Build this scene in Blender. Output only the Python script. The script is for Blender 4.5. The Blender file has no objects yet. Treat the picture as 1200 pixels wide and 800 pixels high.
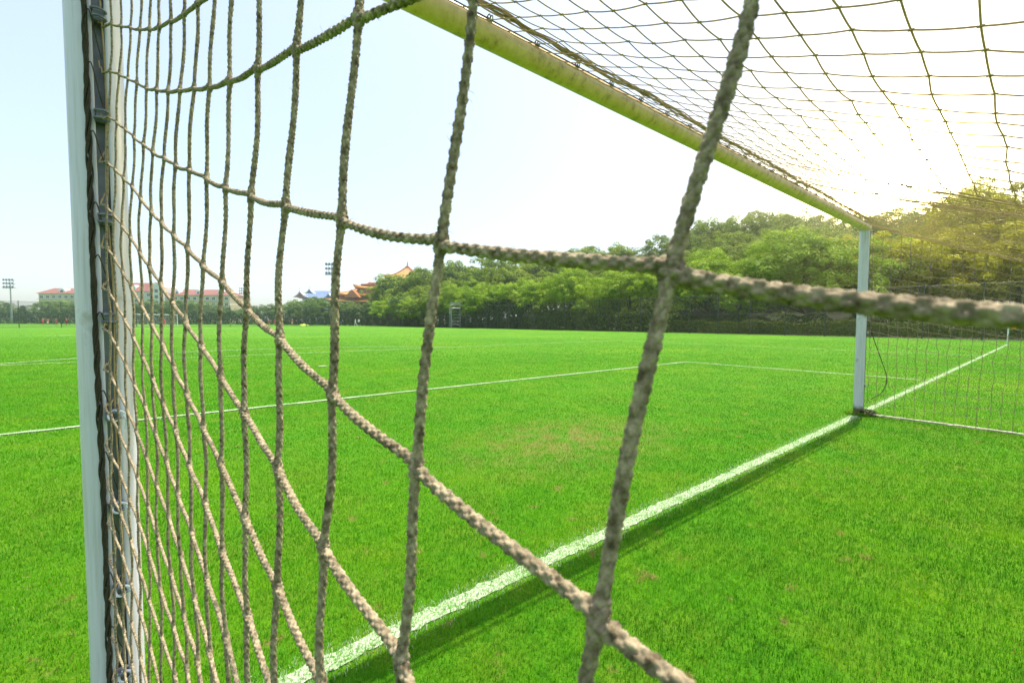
import bpy, math, random
import numpy as np
from mathutils import Vector, Matrix
rad = math.radians
random.seed(7); RNG = np.random.default_rng(7)
scene = bpy.context.scene
COL = scene.collection

# ------------------------------------------------------------------ camera
FPX, CX, CY, CZ, YAW, PITCH, ROLL = 518.34, -3.6137, -1.6191, 1.2388, 0.6852, 0.0453, 0.0027
CAM = np.array([CX, CY, CZ])
F = np.array([math.sin(YAW)*math.cos(PITCH), math.cos(YAW)*math.cos(PITCH), -math.sin(PITCH)])
R0 = np.array([math.cos(YAW), -math.sin(YAW), 0.0]); U0 = np.cross(R0, F)
R = math.cos(ROLL)*R0+math.sin(ROLL)*U0; U = -math.sin(ROLL)*R0+math.cos(ROLL)*U0
FH = np.array([math.sin(YAW), math.cos(YAW)]); RH = R0[:2]

def at(px, Z):
    """ground position at horizontal depth Z, seen in direction px"""
    t = (px-600)/FPX
    return np.array([CX, CY])+Z*(FH+t*RH)
def hgt(px, py, Z):
    return CZ+(374.8+0.00279*px-py)/FPX*Z
def pix(px, py, Z):
    return CAM+Z*(F+(px-600)/FPX*R+(400-py)/FPX*U)

cam = bpy.data.cameras.new('camera'); co = bpy.data.objects.new('camera', cam); COL.objects.link(co)
M = Matrix(((R[0], U[0], -F[0], CX), (R[1], U[1], -F[1], CY), (R[2], U[2], -F[2], CZ), (0, 0, 0, 1)))
co.matrix_world = M
cam.sensor_width = 36; cam.lens = FPX/1200*36; cam.clip_start = 0.01; cam.clip_end = 6000
cam.dof.use_dof = True; cam.dof.focus_distance = 0.95; cam.dof.aperture_fstop = 18
scene.camera = co

# ------------------------------------------------------------------ world and sun
SUN_EL, SUN_AZ = rad(71.5), rad(81.0)          # azimuth from +Y towards +X
SDIR = Vector((math.cos(SUN_EL)*math.sin(SUN_AZ), math.cos(SUN_EL)*math.cos(SUN_AZ), math.sin(SUN_EL)))
w = bpy.data.worlds.new('World'); scene.world = w; w.use_nodes = True
nt = w.node_tree; nt.nodes.clear()
def wn(t, **k):
    n = nt.nodes.new(t)
    for a, b in k.items(): setattr(n, a, b)
    return n
sky = wn('ShaderNodeTexSky', sky_type='NISHITA', sun_disc=False, sun_elevation=SUN_EL, sun_rotation=SUN_AZ,
         air_density=1.0, dust_density=2.2, ozone_density=1.0)
bg = wn('ShaderNodeBackground'); bg.inputs['Strength'].default_value = 0.115
nt.links.new(sky.outputs[0], bg.inputs['Color'])
# added golden sky glow, apart from the sun; mimics flare and backlights trees
g = F+(1048-600)/FPX*R+(400-203)/FPX*U; g /= np.linalg.norm(g)
geo = wn('ShaderNodeTexCoord')
dot = wn('ShaderNodeVectorMath', operation='DOT_PRODUCT'); dot.inputs[1].default_value = g
nt.links.new(geo.outputs['Generated'], dot.inputs[0])
mx = wn('ShaderNodeMath', operation='MAXIMUM'); mx.inputs[1].default_value = 0; nt.links.new(dot.outputs['Value'], mx.inputs[0])
def lobe(p, k):
    a = wn('ShaderNodeMath', operation='POWER'); a.inputs[1].default_value = p; nt.links.new(mx.outputs[0], a.inputs[0])
    b = wn('ShaderNodeMath', operation='MULTIPLY'); b.inputs[1].default_value = k; nt.links.new(a.outputs[0], b.inputs[0])
    return b
GLOW = [((1.0, 0.80, 0.40), lobe(9, 0.16)), ((1.0, 0.72, 0.20), lobe(50, 1.5)), ((1.0, 0.74, 0.26), lobe(500, 26.0)), ((1.0, 0.80, 0.40), lobe(4000, 190.0))]
last = bg
for c, l in GLOW:
    b = wn('ShaderNodeBackground'); b.inputs['Color'].default_value = (*c, 1); nt.links.new(l.outputs[0], b.inputs['Strength'])
    ad = wn('ShaderNodeAddShader'); nt.links.new(last.outputs[0], ad.inputs[0]); nt.links.new(b.outputs[0], ad.inputs[1]); last = ad
# thin milky veil of a hot summer sky
b = wn('ShaderNodeBackground'); b.inputs['Color'].default_value = (0.86, 0.95, 1.0, 1); b.inputs['Strength'].default_value = 0.25
ad = wn('ShaderNodeAddShader'); nt.links.new(last.outputs[0], ad.inputs[0]); nt.links.new(b.outputs[0], ad.inputs[1]); last = ad
out = wn('ShaderNodeOutputWorld'); nt.links.new(last.outputs[0], out.inputs['Surface'])

sl = bpy.data.lights.new('sun', 'SUN'); sl.energy = 5.0; sl.angle = rad(0.53); sl.color = (1.0, 0.94, 0.82)
so = bpy.data.objects.new('sun', sl); COL.objects.link(so)
so.rotation_euler = (-SDIR).to_track_quat('-Z', 'Y').to_euler(); so.location = (20, 0, 40)

vs = scene.view_settings
vs.view_transform = 'Standard'; vs.look = 'None'; vs.exposure = 0.78; vs.gamma = 1; vs.use_curve_mapping = False
cy = scene.cycles
cy.use_denoising = True; cy.max_bounces = 7; cy.diffuse_bounces = 3; cy.glossy_bounces = 2; cy.transmission_bounces = 3
cy.transparent_max_bounces = 24; cy.volume_bounces = 1; cy.sample_clamp_indirect = 8; cy.adaptive_threshold = 0.02
try: cy.denoiser = 'OPENIMAGEDENOISE'
except Exception: pass

# ------------------------------------------------------------------ materials
class Mat:
    def __init__(s, name):
        s.m = bpy.data.materials.new(name); s.m.use_nodes = True; s.t = s.m.node_tree; s.t.nodes.clear()
        s.out = s.n('ShaderNodeOutputMaterial')
    def n(s, t, inp=None, **k):
        x = s.t.nodes.new(t)
        for a, b in k.items(): setattr(x, a, b)
        for a, b in (inp or {}).items():
            if hasattr(b, 'is_linked'): s.t.links.new(b, x.inputs[a])
            else: x.inputs[a].default_value = b
        return x
    def noise(s, scale, detail=4, vec=None, rough=0.55):
        i = {'Scale': scale, 'Detail': detail, 'Roughness': rough}
        if vec is not None: i['Vector'] = vec
        return s.n('ShaderNodeTexNoise', i).outputs['Fac']
    def ramp(s, fac, stops):
        r = s.n('ShaderNodeValToRGB', {'Fac': fac}); e = r.color_ramp.elements
        while len(e) < len(stops): e.new(0.5)
        for x, (p, c) in zip(e, stops):
            x.position = p; x.color = (*c, 1) if len(c) == 3 else c
        return r.outputs['Color']
    def mix(s, fac, a, b, mode='MIX'):
        x = s.n('ShaderNodeMix', data_type='RGBA', blend_type=mode)
        for i, v in ((0, fac), (6, a), (7, b)):
            if hasattr(v, 'is_linked'): s.t.links.new(v, x.inputs[i])
            else: x.inputs[i].default_value = v if i == 0 else (*v, 1)
        return x.outputs[2]
    def math(s, op, a, b=0.0):
        return s.n('ShaderNodeMath', {0: a, 1: b}, operation=op).outputs[0]
    def obj(s): return s.n('ShaderNodeTexCoord').outputs['Object']
    def pos(s): return s.n('ShaderNodeNewGeometry').outputs['Position']
    def bsdf(s, color, rough=0.6, metal=0.0, bump=None, bd=0.002, bs=0.5, spec=0.5):
        p = s.n('ShaderNodeBsdfPrincipled', {'Roughness': rough, 'Metallic': metal, 'Specular IOR Level': spec})
        if hasattr(color, 'is_linked'): s.t.links.new(color, p.inputs['Base Color'])
        else: p.inputs['Base Color'].default_value = (*color, 1)
        if bump is not None:
            bn = s.n('ShaderNodeBump', {'Height': bump, 'Distance': bd, 'Strength': bs}); s.t.links.new(bn.outputs[0], p.inputs['Normal'])
        return p.outputs[0]
    def done(s, sh):
        s.t.links.new(sh, s.out.inputs['Surface']); return s.m

def simple(name, c, rough=0.6, metal=0.0, var=0.12, sc=3.0, bump=0.0):
    m = Mat(name); f = m.noise(sc, 5, m.obj())
    lo = tuple(x*(1-var) for x in c); hi = tuple(min(1, x*(1+var)) for x in c)
    return m.done(m.bsdf(m.ramp(f, [(0.3, lo), (0.7, hi)]), rough, metal, m.noise(sc*12, 4, m.obj()) if bump else None, bump))

def leaf_mat(name, dark, mid, light, trans=0.36):
    m = Mat(name)
    at_ = m.n('ShaderNodeAttribute', attribute_name='tint').outputs['Fac']
    oi = m.n('ShaderNodeObjectInfo').outputs['Random']
    f = m.math('ADD', m.math('MULTIPLY', at_, 0.75), m.math('MULTIPLY', oi, 0.25))
    c = m.ramp(f, [(0.05, dark), (0.5, mid), (0.95, light)])
    d = m.n('ShaderNodeBsdfDiffuse', {'Color': c}).outputs[0]
    tc = m.mix(1.0, c, (1.0, 1.0, 0.45), 'MULTIPLY')
    t = m.n('ShaderNodeBsdfTranslucent', {'Color': tc}).outputs[0]
    s1 = m.n('ShaderNodeMixShader', {0: trans, 1: d, 2: t}).outputs[0]
    gl = m.n('ShaderNodeBsdfGlossy', {'Roughness': 0.5, 'Color': (1, 1, 1, 1)}).outputs[0]
    return m.done(m.n('ShaderNodeMixShader', {0: 0.012, 1: s1, 2: gl}).outputs[0])

MT = {}
MT['leaf_bright'] = leaf_mat('leaf_bright', (0.12, 0.22, 0.010), (0.26, 0.40, 0.018), (0.44, 0.56, 0.045))
MT['leaf_hill'] = leaf_mat('leaf_hill', (0.08, 0.15, 0.010), (0.20, 0.29, 0.020), (0.38, 0.46, 0.05))
MT['leaf_glow_tint'] = leaf_mat('leaf_glow_tint', (0.18, 0.195, 0.008), (0.36, 0.35, 0.012), (0.52, 0.49, 0.03))  # golden glow on the right-hand trees put into the leaf colour
MT['leaf_far'] = leaf_mat('leaf_far', (0.08, 0.15, 0.035), (0.16, 0.25, 0.06), (0.27, 0.35, 0.10))
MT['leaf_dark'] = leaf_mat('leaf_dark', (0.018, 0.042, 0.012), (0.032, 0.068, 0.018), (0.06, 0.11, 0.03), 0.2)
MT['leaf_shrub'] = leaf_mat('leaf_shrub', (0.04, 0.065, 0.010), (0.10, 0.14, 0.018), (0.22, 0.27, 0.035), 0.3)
MT['bark'] = simple('bark', (0.10, 0.075, 0.05), 0.9, 0, 0.4, 6, 0.03)

def paint_mat():
    m = Mat('white_post_paint'); o = m.obj()
    st = m.n('ShaderNodeMapping', {'Vector': o, 'Scale': (30, 30, 1.2)}).outputs[0]
    dirt = m.noise(3.0, 8, st, 0.65); sp = m.noise(9, 6, o)
    c = m.mix(m.ramp(dirt, [(0.46, (0, 0, 0)), (0.70, (0.5, 0.5, 0.5))]), (0.60, 0.575, 0.645), (0.32, 0.29, 0.27))
    c = m.mix(m.ramp(sp, [(0.62, (0, 0, 0)), (0.70, (0.6, 0.6, 0.6))]), c, (0.30, 0.27, 0.22))
    z = m.n('ShaderNodeSeparateXYZ', {'Vector': m.pos()}).outputs['Z']
    k = m.ramp(m.math('ADD', m.math('MULTIPLY', z, 5.0), m.math('MULTIPLY', m.noise(14, 4, o), -0.6)), [(0.10, (1, 1, 1)), (0.42, (0, 0, 0))])
    c = m.mix(k, c, (0.10, 0.09, 0.035))
    return m.done(m.bsdf(c, 0.38, 0, m.noise(60, 5, o), 0.0006))
MT['paint'] = paint_mat()
def bar_mat():
    m = Mat('crossbar_paint'); o = m.obj()
    st = m.n('ShaderNodeMapping', {'Vector': o, 'Scale': (7, 5, 5)}).outputs[0]
    f = m.noise(2.5, 8, st, 0.7)
    c = m.ramp(f, [(0.32, (0.78, 0.52, 0.25)), (0.54, (0.64, 0.41, 0.17)), (0.70, (0.28, 0.19, 0.08))])
    return m.done(m.bsdf(c, 0.34, 0, m.noise(22, 6, st), 0.0016))
MT['bar'] = bar_mat()
def rope_mat(name, lo, hi, sc=220, trans=0.0):
    m = Mat(name); p = m.pos()
    f = m.noise(sc, 3, p); f2 = m.noise(9, 4, p)
    c = m.ramp(f, [(0.3, lo), (0.7, hi)])
    c = m.mix(m.math('MULTIPLY', f2, 0.5), c, tuple(x*0.6 for x in lo))
    d = m.bsdf(c, 0.85, 0, m.noise(900, 3, p), 0.0006, 0.7, 0.25)
    if trans: d = m.n('ShaderNodeMixShader', {0: trans, 1: d, 2: m.n('ShaderNodeBsdfTranslucent', {'Color': c}).outputs[0]}).outputs[0]
    return m.done(d)
MT['rope'] = rope_mat('braided_net_rope', (0.09, 0.067, 0.033), (0.54, 0.445, 0.28))
MT['rope_thin'] = rope_mat('thin_net_rope', (0.46, 0.33, 0.16), (0.64, 0.50, 0.29), 90, 0.42)
MT['rope_pale'] = rope_mat('pale_ground_rope', (0.42, 0.38, 0.28), (0.68, 0.64, 0.52), 60)
MT['rope_dark'] = rope_mat('black_cord', (0.03, 0.026, 0.016), (0.085, 0.072, 0.045), 300)
MT['clip'] = simple('grey_clip_plastic', (0.14, 0.15, 0.17), 0.4, 0.2, 0.3, 40)
MT['clip_white'] = simple('white_tape', (0.62, 0.64, 0.68), 0.45, 0, 0.15, 40)
MT['groove'] = simple('groove_lining', (0.20, 0.21, 0.22), 0.5, 0.4, 0.3, 20)
MT['steel'] = simple('galvanised_steel', (0.34, 0.36, 0.38), 0.45, 0.6, 0.15, 2)
MT['dark_steel'] = simple('dark_green_fence_steel', (0.05, 0.06, 0.045), 0.5, 0.2, 0.2, 2)
MT['lamp_glass'] = simple('lamp_face', (0.16, 0.19, 0.24), 0.15, 0.3, 0.1, 2)
MT['white'] = simple('white_paint', (0.78, 0.79, 0.8), 0.45, 0, 0.05, 4)
MT['cream'] = simple('cream_render', (0.55, 0.46, 0.32), 0.85, 0, 0.1, 0.2)
MT['pale'] = simple('pale_render', (0.55, 0.53, 0.50), 0.85, 0, 0.08, 0.2)
MT['glass'] = simple('window_glass', (0.05, 0.07, 0.09), 0.12, 0, 0.3, 0.4)
def tile_mat(name, lo, hi, sc=3.0):
    m = Mat(name); o = m.obj()
    wv = m.n('ShaderNodeTexWave', {'Vector': o, 'Scale': sc, 'Distortion': 0.4}, bands_direction='X').outputs['Fac']
    f = m.noise(0.8, 6, o)
    c = m.ramp(f, [(0.3, lo), (0.7, hi)])
    return m.done(m.bsdf(c, 0.6, 0, wv, 0.08, 0.6))
MT['red_tile'] = tile_mat('red_roof_tile', (0.17, 0.028, 0.013), (0.26, 0.048, 0.022))
MT['orange_tile'] = tile_mat('orange_glazed_tile', (0.52, 0.23, 0.03), (0.66, 0.34, 0.065))
MT['orange_trim'] = simple('orange_ridge_tile', (0.42, 0.15, 0.04), 0.5, 0, 0.2, 1)
MT['blue_tile'] = tile_mat('blue_roof_tile', (0.06, 0.12, 0.27), (0.11, 0.20, 0.38))
MT['red_wall'] = simple('red_timber_wall', (0.28, 0.10, 0.05), 0.8, 0, 0.2, 0.6)
MT['skin'] = simple('skin', (0.42, 0.26, 0.18), 0.6)
MT['hair'] = simple('black_hair', (0.015, 0.012, 0.010), 0.6)
MT['red_cloth'] = simple('red_shirt', (0.55, 0.05, 0.04), 0.8)
MT['black_cloth'] = simple('black_kit', (0.02, 0.02, 0.025), 0.8)
MT['white_cloth'] = simple('white_kit', (0.75, 0.75, 0.76), 0.8)
MT['blue_cloth'] = simple('blue_shirt', (0.05, 0.15, 0.5), 0.8)
MT['lime'] = simple('lime_cloth', (0.5, 0.65, 0.05), 0.8)
MT['orange_flag'] = simple('orange_flag_cloth', (0.85, 0.28, 0.04), 0.8)
MT['soil'] = simple('soil', (0.07, 0.055, 0.03), 1, 0, 0.4, 1.5)

def fence_mat(name, cells, thr, col):
    m = Mat(name); o = m.n('ShaderNodeTexCoord').outputs['UV']
    s = m.n('ShaderNodeSeparateXYZ', {'Vector': o})
    a = m.math('FRACT', m.math('MULTIPLY', m.math('ADD', s.outputs[0], s.outputs[1]), cells))
    b = m.math('FRACT', m.math('MULTIPLY', m.math('SUBTRACT', s.outputs[0], s.outputs[1]), cells))
    k = m.math('MAXIMUM', m.math('LESS_THAN', a, thr), m.math('LESS_THAN', b, thr))
    tr = m.n('ShaderNodeBsdfTransparent').outputs[0]
    d = m.bsdf(col, 0.6)
    return m.done(m.n('ShaderNodeMixShader', {0: k, 1: tr, 2: d}).outputs[0])
MT['fence_mesh'] = fence_mat('chain_link_mesh', 14.0, 0.12, (0.035, 0.038, 0.028))

# grass colours shared by turf, blades
def turf_color(m, p):
    n1 = m.noise(0.16, 5, p, 0.6); n2 = m.noise(1.6, 6, p, 0.6); n3 = m.noise(14, 4, p, 0.65)
    base = m.ramp(n1, [(0.30, (0.042, 0.185, 0.001)), (0.52, (0.070, 0.225, 0.002)), (0.72, (0.140, 0.265, 0.003))])
    base = m.mix(m.ramp(n2, [(0.44, (0, 0, 0)), (0.68, (0.75, 0.75, 0.75))]), base, (0.135, 0.215, 0.010))
    base = m.mix(m.ramp(n3, [(0.42, (0, 0, 0)), (0.70, (0.6, 0.6, 0.6))]), base, (0.018, 0.125, 0.001))
    return base
def dry_mask(m, p):
    # bare worn patches: in front of the goal and sparse flecks
    mp = m.n('ShaderNodeMapping', {'Vector': p, 'Location': (0.2, -1.6, 0)}).outputs[0]
    d = m.n('ShaderNodeVectorMath', {0: mp, 1: (0.6, 0.9, 0)}, operation='MULTIPLY').outputs[0]
    ln = m.n('ShaderNodeVectorMath', {0: d}, operation='LENGTH').outputs['Value']
    patch = m.ramp(ln, [(0.05, (1, 1, 1)), (1.0, (0, 0, 0))])
    nz = m.noise(4.5, 6, p, 0.7)
    a = m.math('MULTIPLY', patch, m.ramp(nz, [(0.42, (0, 0, 0)), (0.58, (1, 1, 1))]))
    fl = m.ramp(m.noise(6.5, 3, p, 0.6), [(0.640, (0, 0, 0)), (0.73, (0.9, 0.9, 0.9))])
    return m.math('MAXIMUM', a, fl)
def ground_mat():
    m = Mat('mown_turf'); p = m.pos()
    c = turf_color(m, p)
    c = m.mix(dry_mask(m, p), c, (0.19, 0.15, 0.05))
    s = m.n('ShaderNodeSeparateXYZ', {'Vector': p})
    band = m.math('SINE', m.math('MULTIPLY', s.outputs['Y'], 0.571))
    c = m.mix(m.ramp(band, [(0.40, (0, 0, 0)), (0.60, (0.22, 0.22, 0.22))]), c, (0.085, 0.235, 0.010))
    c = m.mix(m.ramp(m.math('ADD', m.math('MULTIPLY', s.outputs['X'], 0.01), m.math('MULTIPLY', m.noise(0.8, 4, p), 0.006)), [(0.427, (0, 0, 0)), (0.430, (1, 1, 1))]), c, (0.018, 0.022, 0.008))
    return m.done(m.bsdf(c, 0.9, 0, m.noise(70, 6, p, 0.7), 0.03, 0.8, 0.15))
MT['turf'] = ground_mat()
def line_mat():
    m = Mat('white_line_paint_on_grass'); p = m.pos()
    f = m.noise(85, 3, p, 0.7); f2 = m.noise(7, 5, p)
    k = m.ramp(m.math('ADD', m.math('MULTIPLY', f, 0.7), m.math('MULTIPLY', f2, 0.3)), [(0.40, (1, 1, 1)), (0.56, (0, 0, 0))])
    c = m.mix(k, (0.43, 0.50, 0.35), (0.07, 0.22, 0.01))
    return m.done(m.bsdf(c, 0.9, 0, f, 0.02, 0.7, 0.15))
MT['line'] = line_mat()
def blade_mat():
    m = Mat('grass_blade'); p = m.pos()
    t = m.n('ShaderNodeAttribute', attribute_name='tint').outputs['Fac']
    wht = m.n('ShaderNodeAttribute', attribute_name='paint').outputs['Fac']
    dry = m.n('ShaderNodeAttribute', attribute_name='dry').outputs['Fac']
    c = turf_color(m, p)
    c = m.mix(0.70, c, m.ramp(t, [(0.0, (0.030, 0.19, 0.001)), (0.5, (0.092, 0.37, 0.002)), (0.85, (0.21, 0.47, 0.006)), (1.0, (0.36, 0.42, 0.06))]))
    c = m.mix(1.0, c, m.ramp(m.math('ADD', m.math('MULTIPLY', m.noise(1.3, 5, p, 0.6), 0.55), m.math('MULTIPLY', m.noise(5.0, 4, p, 0.6), 0.45)), [(0.38, (0.5, 0.70, 0.7)), (0.52, (1.0, 1.0, 1.0)), (0.63, (1.7, 1.22, 1.2))]), 'MULTIPLY')
    c = m.mix(m.math('MULTIPLY', dry_mask(m, p), 0.75), c, (0.34, 0.27, 0.08))
    c = m.mix(dry, c, (0.30, 0.26, 0.08))
    c = m.mix(wht, c, (0.64, 0.69, 0.58))
    d = m.bsdf(c, 0.6, spec=0.12)
    tr = m.n('ShaderNodeBsdfTranslucent', {'Color': m.mix(1.0, c, (1.0, 1.0, 0.5), 'MULTIPLY')}).outputs[0]
    return m.done(m.n('ShaderNodeMixShader', {0: 0.38, 1: d, 2: tr}).outputs[0])
MT['blade'] = blade_mat()

# ------------------------------------------------------------------ helpers
class MB:
    """collects geometry and links it as one mesh object"""
    def __init__(s): s.v = []; s.f = []; s.mi = []; s.k = 0; s.cm = 0
    def add(s, v, f):
        s.v.extend([tuple(map(float, a)) for a in v]); s.f.extend([tuple(int(i)+s.k for i in a) for a in f]); s.mi.extend([s.cm]*len(f)); s.k += len(v)
    def box(s, c, size, rz=0.0, bev=0.0):
        sx, sy, sz = [a/2 for a in size]; b = min(bev, sx*.9, sy*.9, sz*.9)
        ca, sa = math.cos(rz), math.sin(rz)
        def tf(x, y, z): return (c[0]+x*ca-y*sa, c[1]+x*sa+y*ca, c[2]+z)
        if b <= 0:
            v = [tf(x, y, z) for z in (-sz, sz) for x, y in ((-sx, -sy), (sx, -sy), (sx, sy), (-sx, sy))]
            s.add(v, [(3, 2, 1, 0), (4, 5, 6, 7), (0, 1, 5, 4), (1, 2, 6, 5), (2, 3, 7, 6), (3, 0, 4, 7)])
        else:
            def ring(z, i):
                x, y = sx-i, sy-i
                return [tf(*q, z) for q in ((-x+b, -y), (x-b, -y), (x, -y+b), (x, y-b), (x-b, y), (-x+b, y), (-x, y-b), (-x, -y+b))]
            v = ring(-sz, b*.8)+ring(-sz+b, 0)+ring(sz-b, 0)+ring(sz, b*.8)
            fs = [tuple(range(7, -1, -1)), tuple(range(24, 32))]
            for r in range(3):
                for i in range(8): fs.append((r*8+i, r*8+(i+1) % 8, r*8+8+(i+1) % 8, r*8+8+i))
            s.add(v, fs)
    def prism(s, poly, axis_o, du, dv, dw, length):
        """polygon (u,v) extruded along dw"""
        o = np.array(axis_o, float); du, dv, dw = map(lambda a: np.array(a, float), (du, dv, dw)); n = len(poly)
        v = [o+du*a+dv*b for a, b in poly]+[o+du*a+dv*b+dw*length for a, b in poly]
        fs = [(i, (i+1) % n, n+(i+1) % n, n+i) for i in range(n)]+[tuple(range(n-1, -1, -1)), tuple(range(n, 2*n))]
        s.add(v, fs)
    def tube(s, pts, r, n=8, cap=True):
        P = np.array(pts, float); T = np.gradient(P, axis=0); T /= np.linalg.norm(T, axis=1)[:, None]+1e-12
        ref = np.where(np.abs(T[:, 2:3]) > 0.75, np.array([[1., 0.2, 0]]), np.array([[0, 0, 1.]]))
        A = ref-(ref*T).sum(1)[:, None]*T; A /= np.linalg.norm(A, axis=1)[:, None]; B = np.cross(T, A)
        rr = np.broadcast_to(np.array(r, float), (len(P),))
        th = np.arange(n)*2*math.pi/n
        V = P[:, None]+rr[:, None, None]*(np.cos(th)[None, :, None]*A[:, None]+np.sin(th)[None, :, None]*B[:, None])
        L = len(P); fs = [(i*n+j, i*n+(j+1) % n, (i+1)*n+(j+1) % n, (i+1)*n+j) for i in range(L-1) for j in range(n)]
        if cap: fs += [tuple(range(n-1, -1, -1)), tuple((L-1)*n+j for j in range(n))]
        s.add(V.reshape(-1, 3), fs)
    def build(s, name, mats, parent=None, smooth=False):
        me = bpy.data.meshes.new(name); me.from_pydata(s.v, [], s.f)
        for m in (mats if isinstance(mats, (list, tuple)) else [mats]): me.materials.append(m)
        me.polygons.foreach_set('material_index', s.mi)
        if smooth: me.polygons.foreach_set('use_smooth', [True]*len(s.f))
        me.update(); return link(name, me, parent)
def link(name, me, parent=None):
    o = bpy.data.objects.new(name, me); COL.objects.link(o)
    if parent is not None: o.parent = parent
    return o
def tag(o, label=None, cat=None, group=None, kind=None):
    if label: o['label'] = label
    if cat: o['category'] = cat
    if group: o['group'] = group
    if kind: o['kind'] = kind
    return o
def empty(name, loc=(0, 0, 0), rz=0.0):
    o = bpy.data.objects.new(name, None); o.empty_display_size = 0.2; COL.objects.link(o); o.location = loc; o.rotation_euler = (0, 0, rz); return o
def copy_tree(o, parent=None):
    c = o.copy(); COL.objects.link(c)
    if parent is not None: c.parent = parent
    for ch in list(o.children): copy_tree(ch, c)
    return c
def np_mesh(name, V, quads=None, tris=None, mat=None, attrs=None, smooth=False):
    """fast mesh from numpy arrays"""
    me = bpy.data.meshes.new(name); V = np.asarray(V, np.float32)
    q = np.zeros((0, 4), np.int32) if quads is None else np.asarray(quads, np.int32)
    t = np.zeros((0, 3), np.int32) if tris is None else np.asarray(tris, np.int32)
    me.vertices.add(len(V)); me.vertices.foreach_set('co', V.ravel())
    li = np.concatenate([q.ravel(), t.ravel()]); me.loops.add(len(li)); me.loops.foreach_set('vertex_index', li)
    nq, ntr = len(q), len(t)
    st = np.concatenate([np.arange(nq)*4, nq*4+np.arange(ntr)*3]).astype(np.int32)
    me.polygons.add(nq+ntr); me.polygons.foreach_set('loop_start', st)
    if smooth: me.polygons.foreach_set('use_smooth', np.ones(nq+ntr, bool))
    if mat: me.materials.append(mat)
    for k, (dom, a) in (attrs or {}).items():
        at_ = me.attributes.new(k, 'FLOAT', dom); at_.data.foreach_set('value', np.asarray(a, np.float32))
    me.update(calc_edges=True); me.validate(); return me

# ------------------------------------------------------------------ ground
def hill_h(x, y):
    d = ((x-112)/34.0)**2+((y-48)/60.0)**2
    h = 13.0*math.exp(-d)
    return h*min(1, max(0, (x-52)/14.0))
gx = np.concatenate([np.linspace(-1500, -60, 9), np.linspace(-40, 40, 9), np.linspace(46, 220, 59), np.linspace(260, 1500, 8)])
gy = np.concatenate([np.linspace(-1500, -120, 8), np.linspace(-100, 220, 65), np.linspace(260, 1500, 8)])
V = [(x, y, hill_h(x, y)) for y in gy for x in gx]; n = len(gx)
Q = [(j*n+i, j*n+i+1, (j+1)*n+i+1, (j+1)*n+i) for j in range(len(gy)-1) for i in range(n-1)]
tag(link('ground', np_mesh('ground', V, Q, mat=MT['turf'], smooth=True)), kind='structure')

# pitch markings: painted strips a few millimetres above the turf, ragged edges
LW = 0.135
segs = [((-34, 0), (34, 0)), ((-9.22, 5.5), (9.22, 5.5)), ((9.16, 0.06), (9.16, 5.44)), ((-9.16, 0.06), (-9.16, 5.44)),
        ((-20.22, 16.5), (20.22, 16.5)), ((20.16, 0.06), (20.16, 16.44)), ((-20.16, 0.06), (-20.16, 16.44)),
        ((34, 0.06), (34, 96)), ((-34, 0.06), (-34, 96)), ((-34, 47.5), (34, 47.5))]
mk = MB()
def strip(P, wd, step):
    P = np.array(P, float); d = np.linalg.norm(np.diff(P, axis=0), axis=1); L = np.r_[0, np.cumsum(d)]
    k = max(2, int(L[-1]/step)); s = np.linspace(0, L[-1], k)
    Q = np.stack([np.interp(s, L, P[:, 0]), np.interp(s, L, P[:, 1])], 1); T = np.gradient(Q, axis=0); T /= np.linalg.norm(T, axis=1)[:, None]
    N = np.stack([-T[:, 1], T[:, 0]], 1)
    a = Q+N*(wd/2+RNG.normal(0, 0.006, (k, 1))); b = Q-N*(wd/2+RNG.normal(0, 0.006, (k, 1)))
    zl = 0.004 if abs(P[0][1]) < 0.01 and abs(P[-1][1]) < 0.01 else 0.013
    v = [(*p, zl) for p in a]+[(*p, zl) for p in b]
    mk.add(v, [(i, k+i, k+i+1, i+1) for i in range(k-1)])
for A, B in segs: strip([A, B], LW-0.05, 0.03 if A[1] == 0 and B[1] == 0 else 0.1)
an = math.acos(5.5/9.15)
strip([(9.15*math.sin(t), 11+9.15*math.cos(t)) for t in np.linspace(-an+0.02, an-0.02, 60)], LW, 0.1)
strip([(9.15*math.cos(t), 47.5+9.15*math.sin(t)) for t in np.linspace(0.02, math.pi-0.02, 60)], LW, 0.1)
strip([(-0.11, 11), (0.11, 11)], 0.22, 0.02)
tag(mk.build('pitch_markings', MT['line']), kind='structure')

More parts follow.
